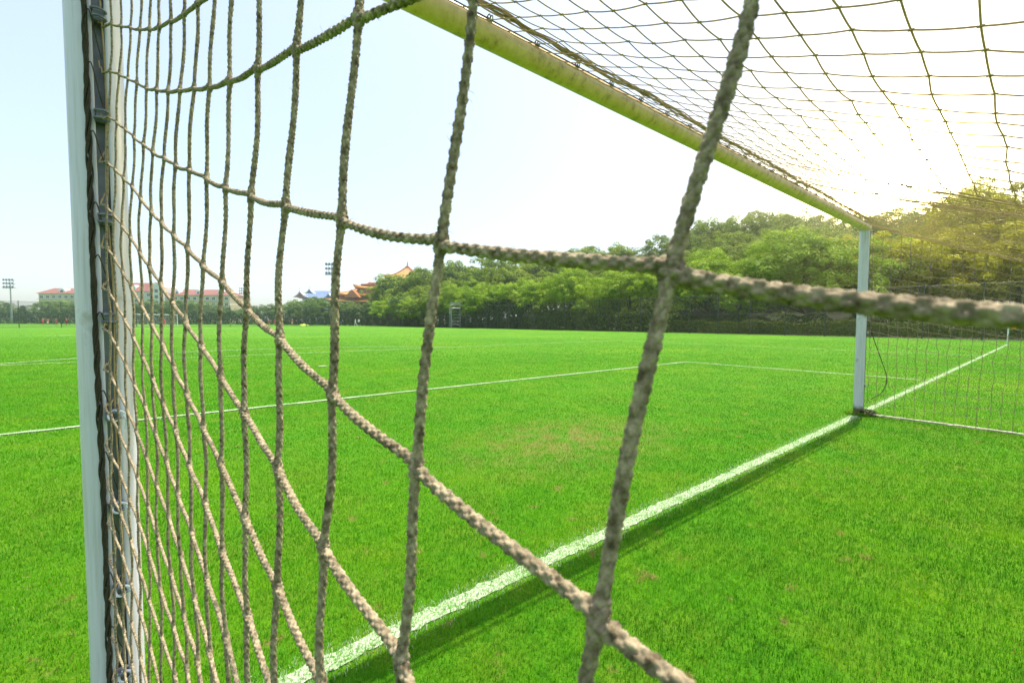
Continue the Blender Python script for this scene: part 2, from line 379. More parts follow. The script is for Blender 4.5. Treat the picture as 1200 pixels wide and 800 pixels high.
# ------------------------------------------------------------------ grass blades
def line_dist(x, y):
    d = np.full(x.shape, 9.0)
    for (ax, ay), (bx, by) in segs[:7]:
        vx, vy = bx-ax, by-ay; L2 = vx*vx+vy*vy
        t = np.clip(((x-ax)*vx+(y-ay)*vy)/L2, 0, 1)
        d = np.minimum(d, np.hypot(x-ax-t*vx, y-ay-t*vy))
    return d
def blades(zmin, zmax, dens, hgt_, wid, seed, f0=0.0, f1=1.0):
    rg = np.random.default_rng(seed)
    tl, tr_ = -1.28, 1.36
    area = (tr_-tl)*(zmax**2-zmin**2)/2; n = int(area*dens)
    Z = np.sqrt(rg.uniform(zmin**2, zmax**2, n)); t = rg.uniform(tl, tr_, n)
    X = CX+Z*(FH[0]+t*RH[0]); Y = CY+Z*(FH[1]+t*RH[1])
    # thin the turf where it is worn
    worn = np.exp(-(((X+0.2)*0.8)**2+((Y-1.6)*1.2)**2)*2.0)
    keep = rg.uniform(0, 1, n) > worn*0.25
    keep &= rg.uniform(0, 1, n) < np.clip((Z-zmin)/max(f0, 1e-6), 0, 1)*np.clip((zmax-Z)/f1, 0, 1)
    X, Y, worn = X[keep], Y[keep], worn[keep]; n = len(X)
    a = rg.uniform(0, 2*math.pi, n); lean = np.abs(rg.normal(0.45, 0.28, n)); h = hgt_*rg.uniform(0.5, 1.25, n); wd = wid*rg.uniform(0.6, 1.3, n)
    fx, fy = np.cos(a), np.sin(a); sx, sy = -fy, fx
    b0 = np.stack([X-sx*wd/2, Y-sy*wd/2, np.zeros(n)], 1); b1 = np.stack([X+sx*wd/2, Y+sy*wd/2, np.zeros(n)], 1)
    m_ = h*0.55; mo = lean*h*0.30
    c0 = np.stack([X+fx*mo-sx*wd*.4, Y+fy*mo-sy*wd*.4, m_], 1); c1 = np.stack([X+fx*mo+sx*wd*.4, Y+fy*mo+sy*wd*.4, m_], 1)
    tp = np.stack([X+fx*lean*h, Y+fy*lean*h, h*np.clip(1.1-0.3*lean, .5, 1)], 1)
    Vv = np.stack([b0, b1, c1, c0, tp], 1).reshape(-1, 3); i = np.arange(n)*5
    Qd = np.stack([i, i+1, i+2, i+3], 1); Td = np.stack([i+3, i+2, i+4], 1)
    tint = np.clip(rg.beta(2, 3, n), 0, 1)
    ld = line_dist(X, Y); edge = LW/2+rg.normal(0, 0.026, n)
    paint = np.where(ld < edge, np.where(rg.uniform(0, 1, n) < 0.66, rg.uniform(0.45, 1, n), 0.05), 0)
    dry = np.where(rg.uniform(0, 1, n) < 0.03+0.30*worn, rg.uniform(0.3, 1, n), 0)
    return Vv, Qd, Td, tint, paint, dry
parts = [blades(1.1, 4.0, 17000, 0.019, 0.0024, 1, 0, 1.8), blades(2.2, 8.5, 6000, 0.020, 0.0037, 2, 1.8, 4.5), blades(4.0, 18.0, 2300, 0.020, 0.0050, 3, 4.5, 9.0), blades(9.0, 34.0, 430, 0.021, 0.0105, 4, 9.0, 18.0), blades(16.0, 70.0, 50, 0.020, 0.020, 5, 18.0, 45.0)]
def tuft(x, y, r_, n, h_, seed):
    rg = np.random.default_rng(seed); a = rg.uniform(0, 6.3, n); q = r_*np.sqrt(rg.uniform(0.12, 1, n)); X = x+q*np.cos(a); Y = y+q*np.sin(a)
    b = rg.uniform(0, 6.3, n); h = h_*rg.uniform(.4, 1.2, n); ln = np.abs(rg.normal(.5, .3, n)); fx, fy = np.cos(b), np.sin(b); w_ = 0.002
    P = lambda k, z, s: np.stack([X+fx*ln*h*k-fy*w_*s, Y+fy*ln*h*k+fx*w_*s, z], 1)
    Vv = np.stack([P(0, 0*h, -1), P(0, 0*h, 1), P(.35, h*.6, .8), P(.35, h*.6, -.8), P(1, h*.95, 0)], 1).reshape(-1, 3); i = np.arange(n)*5
    return Vv, np.stack([i, i+1, i+2, i+3], 1), np.stack([i+3, i+2, i+4], 1), rg.beta(2, 3, n), 0*h, np.where(rg.uniform(0, 1, n) < .25, .8, 0)
parts += [tuft(3.72, 0, 0.15, 900, 0.055, 11), tuft(3.80, -0.10, 0.12, 500, 0.06, 12)]
Vs, Qs, Ts, k = [], [], [], 0
for p in parts: Vs.append(p[0]); Qs.append(p[1]+k); Ts.append(p[2]+k); k += len(p[0])
fa = lambda i: np.concatenate([np.concatenate([p[i] for p in parts])]*2)
me = np_mesh('grass', np.concatenate(Vs), np.concatenate(Qs), np.concatenate(Ts), MT['blade'],
             {'tint': ('FACE', fa(3)), 'paint': ('FACE', fa(4)), 'dry': ('FACE', fa(5))})
tag(link('grass', me), 'short mown green grass blades of the pitch', 'grass', kind='stuff')

# ------------------------------------------------------------------ goal frame
X0 = 3.72
goal = tag(empty('football_goal', (0, 0, 0)), 'full size white football goal frame with round posts close to the camera', 'goal')
def profile(r=0.057, gw=0.024, gd=0.022, n=44):
    """round tube section with a slot at the back (towards -v), as (u,v)"""
    a0 = math.asin(gw/2/r); pts = []
    for i in range(n+1):
        a = -math.pi/2+a0+(2*math.pi-2*a0)*i/n
        pts.append((r*math.cos(a), r*math.sin(a)))
    yb = -math.sqrt(r*r-gw*gw/4)
    pts += [(-gw/2, yb+gd), (gw/2, yb+gd)]
    return pts
PR = profile()
def extr(poly, o, du, dv, dw, length, nseg=1):
    o, du, dv, dw = [np.array(a, float) for a in (o, du, dv, dw)]; n = len(poly); v = []; f = []
    for s in range(nseg+1):
        v += [o+du*a+dv*b+dw*length*s/nseg for a, b in poly]
    for s in range(nseg):
        f += [(s*n+i, s*n+(i+1) % n, (s+1)*n+(i+1) % n, (s+1)*n+i) for i in range(n)]
    return v, f
def frame_part(name, o, du, dv, dw, L, mat, lab=None):
    mb = MB(); v, f = extr(PR, o, du, dv, dw, L); mb.add(v, f); n = len(PR)
    mb.add([np.array(o)+np.array(du)*a+np.array(dv)*b for a, b in PR], [tuple(range(n))])
    mb.add([np.array(o)+np.array(du)*a+np.array(dv)*b+np.array(dw)*L for a, b in PR], [tuple(range(n))])
    ob = mb.build(name, [mat, MT['groove']], goal)
    for p in ob.data.polygons:
        c = p.center
        p.use_smooth = len(p.vertices) == 4
    k = len(PR)
    for i in (k-3, k-2, k-1): ob.data.polygons[i].material_index = 1; ob.data.polygons[i].use_smooth = False
    if lab: ob['label'] = lab
    return ob
SA = rad(12); SD = np.array([math.sin(SA), -math.cos(SA), 0]); SS = np.array([math.cos(SA), math.sin(SA), 0]); NX = -3.708
frame_part('post', (NX, 0, 0), SS, -SD, (0, 0, 1), 2.443, MT['paint'], 'near goalpost with black cord bundle and clips in its rear slot')
frame_part('post', (X0, 0, 0), (1, 0, 0), (0, 1, 0), (0, 0, 1), 2.443, MT['paint'], 'far goalpost with earth stained base')
PR = profile(0.057)
frame_part('crossbar', (-X0-0.062, 0, 2.495), (0, 0.574, 0.819), (0, 0.819, -0.574), (1, 0, 0), 2*X0+0.124, MT['bar'])
# clips in the slot
def clip(o, up, side, back, s=1.0, parent=goal):
    o, up, side, back = [np.array(a, float) for a in (o, up, side, back)]
    mb = MB()
    mb.prism([(-.010, -.014), (.010, -.014), (.010, .014), (-.010, .014)], o+back*-0.006, side*s, up*s, back, 0.016)
    for d in (-1, 1):
        c = o+up*(0.008*d*s)+back*0.010
        pts = [c+side*(0.012*s*math.cos(t))+back*(0.011*s*math.sin(t)) for t in np.linspace(-0.3, math.pi+0.3, 9)]
        mb.tube(pts, 0.0030*s, 6)
    return mb.build('net_clip', MT['clip'], parent)
for z in (0.05, 0.285, 0.52, 0.745, 0.99, 1.245, 1.50, 1.76, 2.01, 2.27):
    c = clip(np.array([NX, 0, z])+SD*0.056, (0, 0, 1), SS, SD, 1.15)
    if z < 1.0:
        mb = MB(); c0 = np.array([NX, 0, z])+SD*0.076+SS*0.004
        mb.tube([c0+np.array([0.016*math.cos(t), -0.006*math.sin(2*t), 0.013*math.sin(t)]) for t in np.linspace(0, 5.6, 14)], 0.0034, 6)
        mb.tube([c0+np.array([0.012, -0.004, 0.004]), c0+np.array([0.020, -0.010, -0.012]), c0+np.array([0.017, -0.008, -0.035])], 0.003, 6)
        mb.build('tape', MT['clip_white'], c)
for z in (0.4, 1.1, 1.8): clip((X0, -0.06, z), (0, 0, 1), (1, 0, 0), (0, -1, 0), 1.1)
for i in range(27):
    x = -3.55+i*7.1/26
    clip((x, -0.0440, 2.525), (1, 0, 0), (0, 0.574, 0.819), (0, -0.819, 0.574), 0.85)

# ------------------------------------------------------------------ goal net
net = tag(empty('goal_net', (0, 0, 0)), 'sagging dirty cream rope net hung behind the near football goal', 'net')
SB = 2.05                                     # depth of the net at roof height
_kx = np.array([-4.2, -3.66, -2.6, -1.7, -0.85, 0.2, 1.6, 2.7, 3.66, 4.2]); _ka = np.array([.42, .42, .44, .49, .53, .45, .34, .39, .455, .47])
def slope_a(x):
    i = np.clip(np.searchsorted(_kx, x)-1, 0, len(_kx)-2); t = (x-_kx[i])/(_kx[i+1]-_kx[i]); t = t*t*(3-2*t)
    return _ka[i]*(1-t)+_ka[i+1]*t
def roof_z(x, s): return 2.53-slope_a(np.asarray(x, float))*s*(1.09-0.065*s)

def rope_arrays(P, r, n, braid=0.0, period=0.0064, phase=0.0, ref=None):
    T = np.gradient(P, axis=0); T /= np.linalg.norm(T, axis=1)[:, None]+1e-12
    rf = np.array([0.3, -0.2, 1.0]) if ref is None else np.array(ref, float)
    A = rf-(T@rf)[:, None]*T; A /= np.linalg.norm(A, axis=1)[:, None]+1e-12; B = np.cross(T, A)
    s = np.r_[0, np.cumsum(np.linalg.norm(np.diff(P, axis=0), axis=1))]
    th = np.arange(n)*2*math.pi/n
    rr = np.broadcast_to(np.asarray(r, float), (len(P),))[:, None]*np.ones((1, n))
    if braid > 0:
        k = 2*math.pi/period/2
        a = 2*th[None]+k*s[:, None]+phase; b = 2*th[None]-k*s[:, None]+phase*1.7
        h = (np.abs(np.sin(a)*np.sin(b))+0.004)**0.42
        wob = 0.05*np.sin(s*61+phase)+0.04*np.sin(s*143+phase*2)
        rr = rr*(1+braid*(h-0.55)+wob[:, None]+RNG.normal(0, braid*0.10, rr.shape))
    V = P[:, None]+rr[..., None]*(np.cos(th)[None, :, None]*A[:, None]+np.sin(th)[None, :, None]*B[:, None])
    L = len(P); i = np.arange(L-1)[:, None]*n; j = np.arange(n)[None]; j2 = (j+1) % n
    Qd = np.stack([i+j, i+j2, i+n+j2, i+n+j], -1).reshape(-1, 4)
    return V.reshape(-1, 3), Qd
class Ropes:
    def __init__(s): s.V = []; s.Q = []; s.k = 0
    def add(s, P, r, n=5, **k):
        if len(P) < 2: return
        V, Q = rope_arrays(np.asarray(P, float), r, n, **k); s.V.append(V); s.Q.append(Q+s.k); s.k += len(V)
    def build(s, name, mat, parent):
        me = np_mesh(name, np.concatenate(s.V), np.concatenate(s.Q), None, mat, smooth=True); return link(name, me, parent)
def catmull(P, sub):
    P = np.asarray(P, float); E = np.vstack([2*P[0]-P[1], P, 2*P[-1]-P[-2]]); o = []
    for i in range(len(P)-1):
        p0, p1, p2, p3 = E[i:i+4]
        t = np.linspace(0, 1, sub, endpoint=False)[:, None]
        o.append(0.5*((2*p1)+(-p0+p2)*t+(2*p0-5*p1+4*p2-p3)*t*t+(-p0+3*p1-3*p2+p3)*t**3))
    return np.vstack(o+[P[-1:]])

# --- roof panel
MS = 0.115
rp = Ropes(); jit = RNG.normal(0, 1, (80, 30, 3))
nx = int(2*3.66/MS); ns = int((SB-0.07)/MS)+1
G = np.zeros((nx+1, ns+1, 3))
for i in range(nx+1):
    for j in range(ns+1):
        x = -3.66+i*7.32/nx; s = 0.075+(SB-0.075)*j/ns
        G[i, j] = (x+0.10*s*math.sin(x*1.3)*0.4, -s, float(roof_z(x, s)))
        if 0 < j: G[i, j] += jit[i, j]*np.array([0.003, 0.003, 0.003])
def sagged(K, sub, amt):
    o = []
    for a, b in zip(K[:-1], K[1:]):
        t = np.linspace(0, 1, sub, endpoint=False)[:, None]; p = a+(b-a)*t; p[:, 2] -= amt*4*(t*(1-t))[:, 0]; o.append(p)
    return np.vstack(o+[K[-1:]])
for i in range(nx+1): rp.add(sagged(G[i], 5, 0.0025), 0.0021+0.0010*min(1, max(0, (G[i, 0, 0]+1.0)/2)), 6)
for j in range(ns+1): rp.add(sagged(G[:, j], 5, 0.003), 0.0021, 6)
for i in range(1, nx):
    for j in range(1, ns):
        p = G[i, j]; rp.add([p+(0, 0.006, 0), p, p-(0, 0.006, 0)], [0.0020, 0.0031, 0.0020], 6)
# bunched net along the crossbar: several strands wandering along the back of the bar
for q in range(15):
    xs = np.linspace(-3.6, 3.62, 420); ph = RNG.uniform(0, 6.3, 3)
    y = -0.070-0.010*np.abs(np.sin(xs*3.1+ph[0]))-0.008*RNG.uniform(0, 1)-0.004*np.sin(xs*23+ph[1])
    z = 2.545+0.010*np.sin(xs*4.3+ph[1])+0.008*np.sin(xs*11+ph[2])
    rp.add(np.stack([xs, y, z], 1), 0.0022, 5)
# bunched seams along the two sloping edges
for q in range(6):
    s = np.linspace(0.05, SB, 120); ph = RNG.uniform(0, 6.3, 3)
    x = 3.66+0.012*np.sin(s*9+ph[0])+0.01*np.sin(s*31+ph[1]); z = roof_z(np.full(120, 3.66), s)-0.005+0.014*np.sin(s*13+ph[2])
    rp.add(np.stack([x, -s, z], 1), 0.0024, 5)
    if q < 3: rp.add(np.stack([-x, -s, roof_z(np.full(120, -3.66), s)+0.01*np.sin(s*13+ph[2])], 1), 0.0024, 5)
rp.build('roof_panel', MT['rope_thin'], net)

# --- far side panel
fp = Ropes(); nc = 22; nr = 19
Gs = np.zeros((nc+1, nr+1, 3))
for i in range(nc+1):
    s = 0.10+(SB-0.05)*i/nc; ze = float(roof_z(3.66, s))
    for j in range(nr+1):
        f_ = j/nr; z = 0.02+(ze-0.02)*(f_**0.93)
        bulge = 0.05*math.sin(math.pi*min(1, f_*1.4))*min(1, s)
        Gs[i, j] = (3.69+bulge*0.6-0.03*f_, -s-0.045*math.sin(f_*2.4)*(s*0.5), z)+RNG.normal(0, 1, 3)*np.array([0.004, 0.006, 0.006])*(0.3 if j in (0, nr) else 1)
for i in range(nc+1): fp.add(catmull(Gs[i], 4), 0.0026, 5)
for j in range(nr+1):
    fp.add(sagged(np.vstack([[3.705, -0.068, Gs[0, j][2]+0.02], Gs[:, j]]), 4, 0.004), 0.0026, 5)
gr_ = Ropes()
for q in range(7):
    s = np.linspace(0.06, SB+0.05, 100); ph = RNG.uniform(0, 6.3, 3)
    gr_.add(np.stack([3.70+0.02*np.sin(s*7+ph[0])+0.008*np.sin(s*29+ph[1]), -s, 0.024+0.012*np.abs(np.sin(s*17+ph[2]))], 1), 0.0042, 5)
fp.build('side_panel', MT['rope'], net)
gr_.build('ground_rope', MT['rope_pale'], net)

# --- back panel (behind the camera)
bp = Ropes(); nbx = 48; nbz = 13
Gb = np.zeros((nbx+1, nbz+1, 3))
for i in range(nbx+1):
    x = -3.6+7.26*i/nbx; zt = float(roof_z(x, SB))
    for j in range(nbz+1): Gb[i, j] = (x, -SB-0.30*(1-j/nbz)-0.04*math.sin(j/nbz*3.1), 0.015+(zt-0.015)*j/nbz)
for i in range(nbx+1): bp.add(Gb[i], 0.0023, 5)
for j in range(nbz+1): bp.add(Gb[:, j], 0.0023, 5)
bp.build('back_panel', MT['rope_thin'], net)

# --- near side panel: knots by column (1 at the post, 17 right at the lens), rows numbered downwards
KN = {
 1: {1: (120, 31.5), 2: (119.8, 84.7), 3: (118.7, 137.7), 4: (116.7, 189.3), 5: (118, 239), 6: (119, 289), 7: (120, 337), 8: (121, 384), 9: (122, 432), 10: (123, 478), 11: (124, 520), 12: (125, 566), 13: (126, 612), 14: (128, 656), 15: (129, 700), 16: (131, 745)},
 2: {1: (130.7, 27.8), 2: (129, 83), 3: (128, 137), 4: (126, 189.8), 5: (124.5, 241), 6: (125.5, 290), 7: (127, 340), 8: (128.7, 390), 9: (129.5, 437), 10: (129.8, 486), 11: (129.7, 531.7), 12: (130.7, 577.5), 13: (132.8, 622.5), 14: (134, 667.5), 15: (135.5, 712), 16: (136, 755)},
 3: {1: (141.8, 30.8), 2: (139.7, 86.7), 3: (137, 143), 4: (134.8, 198), 5: (133.5, 251), 6: (134.3, 301.5), 7: (136, 355.5), 8: (137.5, 406.5), 9: (138, 456), 10: (139.7, 505.5), 11: (140.7, 552), 12: (141.8, 601.5), 13: (143, 648), 14: (145, 694.5), 15: (145.5, 740), 16: (146, 786)},
 4: {1: (152.8, 32), 2: (150, 92), 3: (147, 151), 4: (144.8, 208.5), 5: (143, 264), 6: (143.7, 318), 7: (146, 373.5), 8: (147.5, 427.5), 9: (149, 479), 10: (150.5, 531), 11: (151.7, 583.5), 12: (153.5, 632), 13: (153.8, 682), 14: (154.5, 729.5), 15: (155, 776)},
 5: {1: (164, 34.5), 2: (160.7, 96.7), 3: (157, 160), 4: (155, 218), 5: (153, 277.5), 6: (154, 336), 7: (156.5, 394.5), 8: (158, 451), 9: (160, 504.7), 10: (161.3, 559.5), 11: (162.5, 610.5), 12: (163, 664.5), 13: (164, 714.5), 14: (165, 768.5)},
 6: {1: (175.5, 34), 2: (171.8, 103.5), 3: (168, 169), 4: (165, 232.5), 5: (164, 295.5), 6: (165.8, 357.7), 7: (167.5, 418.5), 8: (170, 475.5), 9: (171.5, 535.5), 10: (173.7, 592.5), 11: (174.5, 648), 12: (175, 703), 13: (176, 758)},
 7: {1: (187, 31), 2: (183.5, 105), 3: (179, 178), 4: (177.5, 248), 5: (175, 312), 6: (177.8, 379.5), 7: (179, 444), 8: (182, 507.7), 9: (183.5, 568.5), 10: (185, 630), 11: (187, 687), 12: (189, 744.5)},
 8: {1: (200.5, 25), 2: (196.7, 107), 3: (192.5, 185), 4: (189.5, 261), 5: (188, 331.5), 6: (189.8, 401), 7: (191, 472), 8: (194.7, 539), 9: (197.7, 605), 10: (200, 670.5), 11: (203, 734), 12: (204.5, 789.5)},
 9: {1: (215.8, 16.5), 2: (210.8, 105.7), 3: (206, 193.5), 4: (203.3, 274.8), 5: (202, 354), 6: (203.3, 429.7), 7: (205.7, 504), 8: (208, 577.5), 9: (212, 649.5), 10: (215, 719), 11: (218.7, 782)},
 10: {1: (231.5, 4.5), 2: (227.8, 103.5), 3: (222, 198.7), 4: (219.5, 290), 5: (217.7, 376.5), 6: (219, 461), 7: (221.7, 544.5), 8: (224.7, 622.5), 9: (228, 700), 10: (231.5, 773)},
 11: {1: (252, -14), 2: (246, 102), 3: (242, 208.5), 4: (238, 310.5), 5: (236, 404.5), 6: (238, 499.5), 7: (240.5, 588), 8: (242.7, 678), 9: (245.7, 761.7)},
 12: {1: (275, -36), 2: (269.5, 94.5), 3: (264, 220), 4: (260.5, 329.5), 5: (258.7, 440), 6: (258.7, 542.5), 7: (261, 647), 8: (265, 745)},
 13: {1: (308, -66), 2: (302, 80.5), 3: (294, 229), 4: (290, 363), 5: (286, 482.5), 6: (287, 606), 7: (290, 720)},
 14: {1: (354, -112), 2: (347, 57.5), 3: (335, 241), 4: (328, 397), 5: (325, 547.5), 6: (325, 687.5), 7: (322, 815)},
 15: {2: (420, 21), 3: (401, 257.5), 4: (389, 460), 5: (378.7, 641), 6: (376, 802)},
 16: {2: (558, -38), 3: (517, 285), 4: (488, 546), 5: (470, 772)},
 17: {2: (897, -80), 3: (787, 318), 4: (702, 724)},
}
YC = {1: -.088, 2: -.140, 3: -.215, 4: -.300, 5: -.390, 6: -.485, 7: -.585, 8: -.680, 9: -.775, 10: -.868, 11: -.957, 12: -1.052, 13: -1.150, 14: -1.247, 15: -1.348, 16: -1.443, 17: -1.547}
K3 = {}
for c, rows in KN.items():
    t = (rows[3][0]-600)/FPX; Zc = (YC[c]-CY)/(FH[1]+t*RH[1])
    for r, (px, py) in rows.items(): K3[c, r] = pix(px, py, Zc)
ME = 0.106
for c in range(1, 18):
    rr = sorted(KN[c]); lo, hi = rr[0], rr[-1]
    top = float(roof_z(-3.66, -YC[c]))-0.01
    d = (K3[c, lo]-K3[c, lo+1]); d /= np.linalg.norm(d); p = K3[c, lo].copy(); r = lo
    while p[2]+ME < top:
        d = 0.8*d+0.2*np.array([-0.10, 0, 1.0]); d /= np.linalg.norm(d); p = p+d*ME; r -= 1; K3[c, r] = p
    d = (K3[c, hi]-K3[c, hi-1]); d /= np.linalg.norm(d); p = K3[c, hi].copy(); r = hi
    while p[2]-ME > 0.02:
        d = 0.8*d+0.2*np.array([-0.08, 0, -1.0]); d /= np.linalg.norm(d); p = p+d*ME; r += 1; K3[c, r] = p
for c in range(18, 23):
    for r in range(-4, 16):
        if (17, r) in K3:
            q = K3[c-1, r]+np.array([0.016-0.012*(c-18), -0.103, -0.018]) if (c-1, r) in K3 else None
            if q is not None and 0.02 < q[2] < float(roof_z(-3.66, -q[1])): K3[c, r] = q
def resample(P, lens_near=True):
    """resample finer where the rope is close to the lens"""
    P = np.asarray(P, float); s = np.r_[0, np.cumsum(np.linalg.norm(np.diff(P, axis=0), axis=1))]
    W = P-CAM; Z = W@F; d = np.linalg.norm(W, axis=1)
    vis = (Z > 0.02) & (np.abs(W@R) < 1.3*np.abs(Z)) & (np.abs(W@U) < 0.95*np.abs(Z))
    st = np.where(vis, np.clip(d*0.0022, 0.0004, 0.0022), 0.006)
    cum = np.r_[0, np.cumsum(np.diff(s)/st[:-1])]; n = max(4, int(cum[-1]))
    ss = np.interp(np.linspace(0, cum[-1], n), cum, s)
    return np.stack([np.interp(ss, s, P[:, i]) for i in range(3)], 1), ss
npn = Ropes(); RR = 0.0020
for c in range(2, 23):
    rr = sorted(r for (cc, r) in K3 if cc == c)
    if len(rr) < 2: continue
    Kp = [K3[c, r] for r in rr]
    if c <= 17: Kp = [Kp[0]*1+np.array([0, 0, float(roof_z(-3.66, -YC[c]))-Kp[0][2]])]+Kp+[np.array([Kp[-1][0], Kp[-1][1], 0.015])]
    P = catmull(Kp, 60)
    # a little wander between knots
    s = np.linspace(0, len(Kp)-1, len(P)); am = 0.0022*np.sin(np.pi*(s % 1))
    P = P+np.stack([am*np.sin(s*2.1+c), am*np.cos(s*1.3+c*2), 0*s], 1)
    P, ss = resample(P)
    kn = np.zeros(len(P)); kd = np.min(np.linalg.norm(P[:, None]-np.array([K3[c, r] for r in rr])[None], axis=2), axis=1)
    rad_ = RR*(1+0.50*np.exp(-(kd/0.0055)**2))
    npn.add(P, rad_, 24 if c >= 13 else 12, braid=0.72, phase=c*1.3, ref=(0.9, -0.4, 0.05))
rmin = min(r for _, r in K3); rmax = max(r for _, r in K3)
for r in range(rmin, rmax+1):
    cs = [c for c in range(1, 23) if (c, r) in K3]
    if len(cs) < 2: continue
    runs = [[cs[0]]]
    for a in cs[1:]:
        (runs[-1].append(a) if a == runs[-1][-1]+1 else runs.append([a]))
    for run in runs:
        if len(run) < 2: continue
        Pts = []
        for a, b in zip(run[:-1], run[1:]):
            A, B = K3[a, r], K3[b, r]; dv = (B-A)/np.linalg.norm(B-A)
            up = np.array([0, 0, 1.0]); off = 0.0013
            A2 = A-up*off+dv*0.0015; B2 = B+up*off-dv*0.0015
            t = np.linspace(0, 1, 24)[:, None]
            seg = A2+(B2-A2)*t; seg[:, 2] -= 0.0018*np.sin(np.pi*t[:, 0])*(1+0.5*math.sin(a*3.1+r*1.7)); seg[:, 0] += 0.0004*np.sin(np.pi*t[:, 0]*2+a)
            Pts.append(seg)
        P = np.vstack(Pts); P, ss = resample(P)
        kd = np.min(np.linalg.norm(P[:, None]-np.array([K3[c, r] for c in run])[None], axis=2), axis=1)
        npn.add(P, RR*1.08*(1+0.45*np.exp(-(kd/0.006)**2)), 24 if run[-1] >= 13 else 12, braid=0.72, phase=r*0.9, ref=(0.05, 0.1, 1.0))
# frayed fibres standing off the nearest cords
for V_, in [(v,) for v in list(npn.V)]:
    Wv = V_-CAM; dz = Wv@F; dd = np.linalg.norm(Wv, axis=1)
    ok = np.where((dz > 0.05) & (dd < 0.75) & (np.abs(Wv@R) < 1.25*dz) & (np.abs(Wv@U) < 0.9*dz))[0]
    if len(ok) < 50: continue
    pick = RNG.choice(ok, max(4, int(len(ok)*0.012)), replace=False)
    c0 = V_[pick]; dr = RNG.normal(0, 1, c0.shape); dr /= np.linalg.norm(dr, axis=1)[:, None]
    L_ = RNG.uniform(0.0012, 0.0045, len(c0))[:, None]; sd = np.cross(dr, F); sd /= np.linalg.norm(sd, axis=1)[:, None]+1e-9
    mid = c0+dr*L_*0.5+RNG.normal(0, 0.0006, c0.shape); end = c0+dr*L_; hw = 0.00008
    V4 = np.stack([c0-sd*hw, c0+sd*hw, mid+sd*hw, mid-sd*hw, mid+sd*hw, mid-sd*hw, end-sd*hw*.4, end+sd*hw*.4], 1).reshape(-1, 3)
    npn.V.append(V4); npn.Q.append(np.arange(len(V4)).reshape(-1, 4)+npn.k); npn.k += len(V4)
o = npn.build('side_panel', MT['rope'], net)
o['label'] = 'nearest net panel of thick braided rope right in front of the lens'
# ties from the last column into the slot, lacing cord and the dark cord bundle on the near post
lc = Ropes()
for r in range(-6, 22):
    if (1, r) not in K3: continue
    A = K3[1, r]; e = np.array([NX, 0, A[2]+RNG.uniform(0.015, 0.035)])+SD*0.056-SS*RNG.uniform(-.004, .004)
    lc.add(catmull([A, A*0.7+e*0.3+(0, 0, 0.004), (A+e)/2+(-0.001, -0.002, -0.005), e], 8), 0.0017, 6)
zz = np.linspace(0.02, 2.42, 500)
lc.add(np.stack([NX+SD[0]*0.062+0.006+0.003*np.sin(zz*11), SD[1]*0.062-0.003*np.sin(zz*17), zz], 1), 0.0018, 8)
lc.build('lacing_cord', MT['rope_thin'], net)
dk = Ropes()
for q in range(7):
    ph = RNG.uniform(0, 6.3, 3)
    x = NX-0.014+0.002*np.sin(zz*5+ph[0])+0.0036*np.sin(zz*45+q*0.9); y = -0.063-0.0036*np.cos(zz*45+q*0.9)
    dk.add(np.stack([x, y, zz], 1), 0.0021, 7)
for z0 in np.arange(0.1, 2.4, 0.16):
    z0 += RNG.uniform(-.03, .03); L = RNG.uniform(0.05, 0.13)
    a = np.array([NX-0.012, -0.067, z0]); b = np.array([NX+0.016, -0.064, z0-L])
    dk.add(catmull([a, a+(0.009, -0.006, 0.010), (a+b)/2+(0.007, -0.005, -0.01), b], 8), 0.0014, 5)
dk.build('cord_bundle', MT['rope_dark'], net)
# loose dark cord hanging beside the far post and the tuft of cord at its base
fc = Ropes()
fc.add(catmull([(X0+0.02, -0.07, 1.25), (X0+0.05, -0.13, 1.0), (X0+0.10, -0.20, 0.75), (X0+0.13, -0.26, 0.5), (X0+0.10, -0.22, 0.32), (X0+0.02, -0.12, 0.22)], 12), 0.005, 6)
for q in range(10):
    a0 = RNG.uniform(0, 6.3); rr_ = RNG.uniform(0.05, 0.12)
    fc.add(catmull([(X0+0.02+rr_*math.cos(a0+t)*1.2, -0.10+rr_*math.sin(a0+t)*0.8, 0.03+0.04*abs(math.sin(t*1.7+q))) for t in np.linspace(0, 4, 7)], 5), 0.004, 5)
fc.build('loose_cord', MT['rope_dark'], net)

# ------------------------------------------------------------------ corner flag
cf = tag(empty('corner_flag', (34, 0, 0)), 'slim white corner pole with small orange flag at the end of the goal line', 'corner flag')
mb = MB(); mb.tube([(0, 0, z) for z in np.linspace(0, 1.22, 6)], 0.03, 10); mb.build('pole', MT['white'], cf, True)
mb = MB(); v = []; f = []
for i in range(9):
    for j in range(6):
        u = i/8; yy = 0.05*math.sin(u*5)*u
        for s in (0,): v.append((RH[0]*u*0.38+0.02, RH[1]*u*0.38+yy, 1.18-0.05*u-0.34*j/5*(1-0.25*u)))
for i in range(8):
    for j in range(5): f.append((i*6+j, (i+1)*6+j, (i+1)*6+j+1, i*6+j+1))
mb.add(v, f); fo = mb.build('flag', MT['orange_flag'], cf, True)
sm = fo.modifiers.new('thick', 'SOLIDIFY'); sm.thickness = 0.006

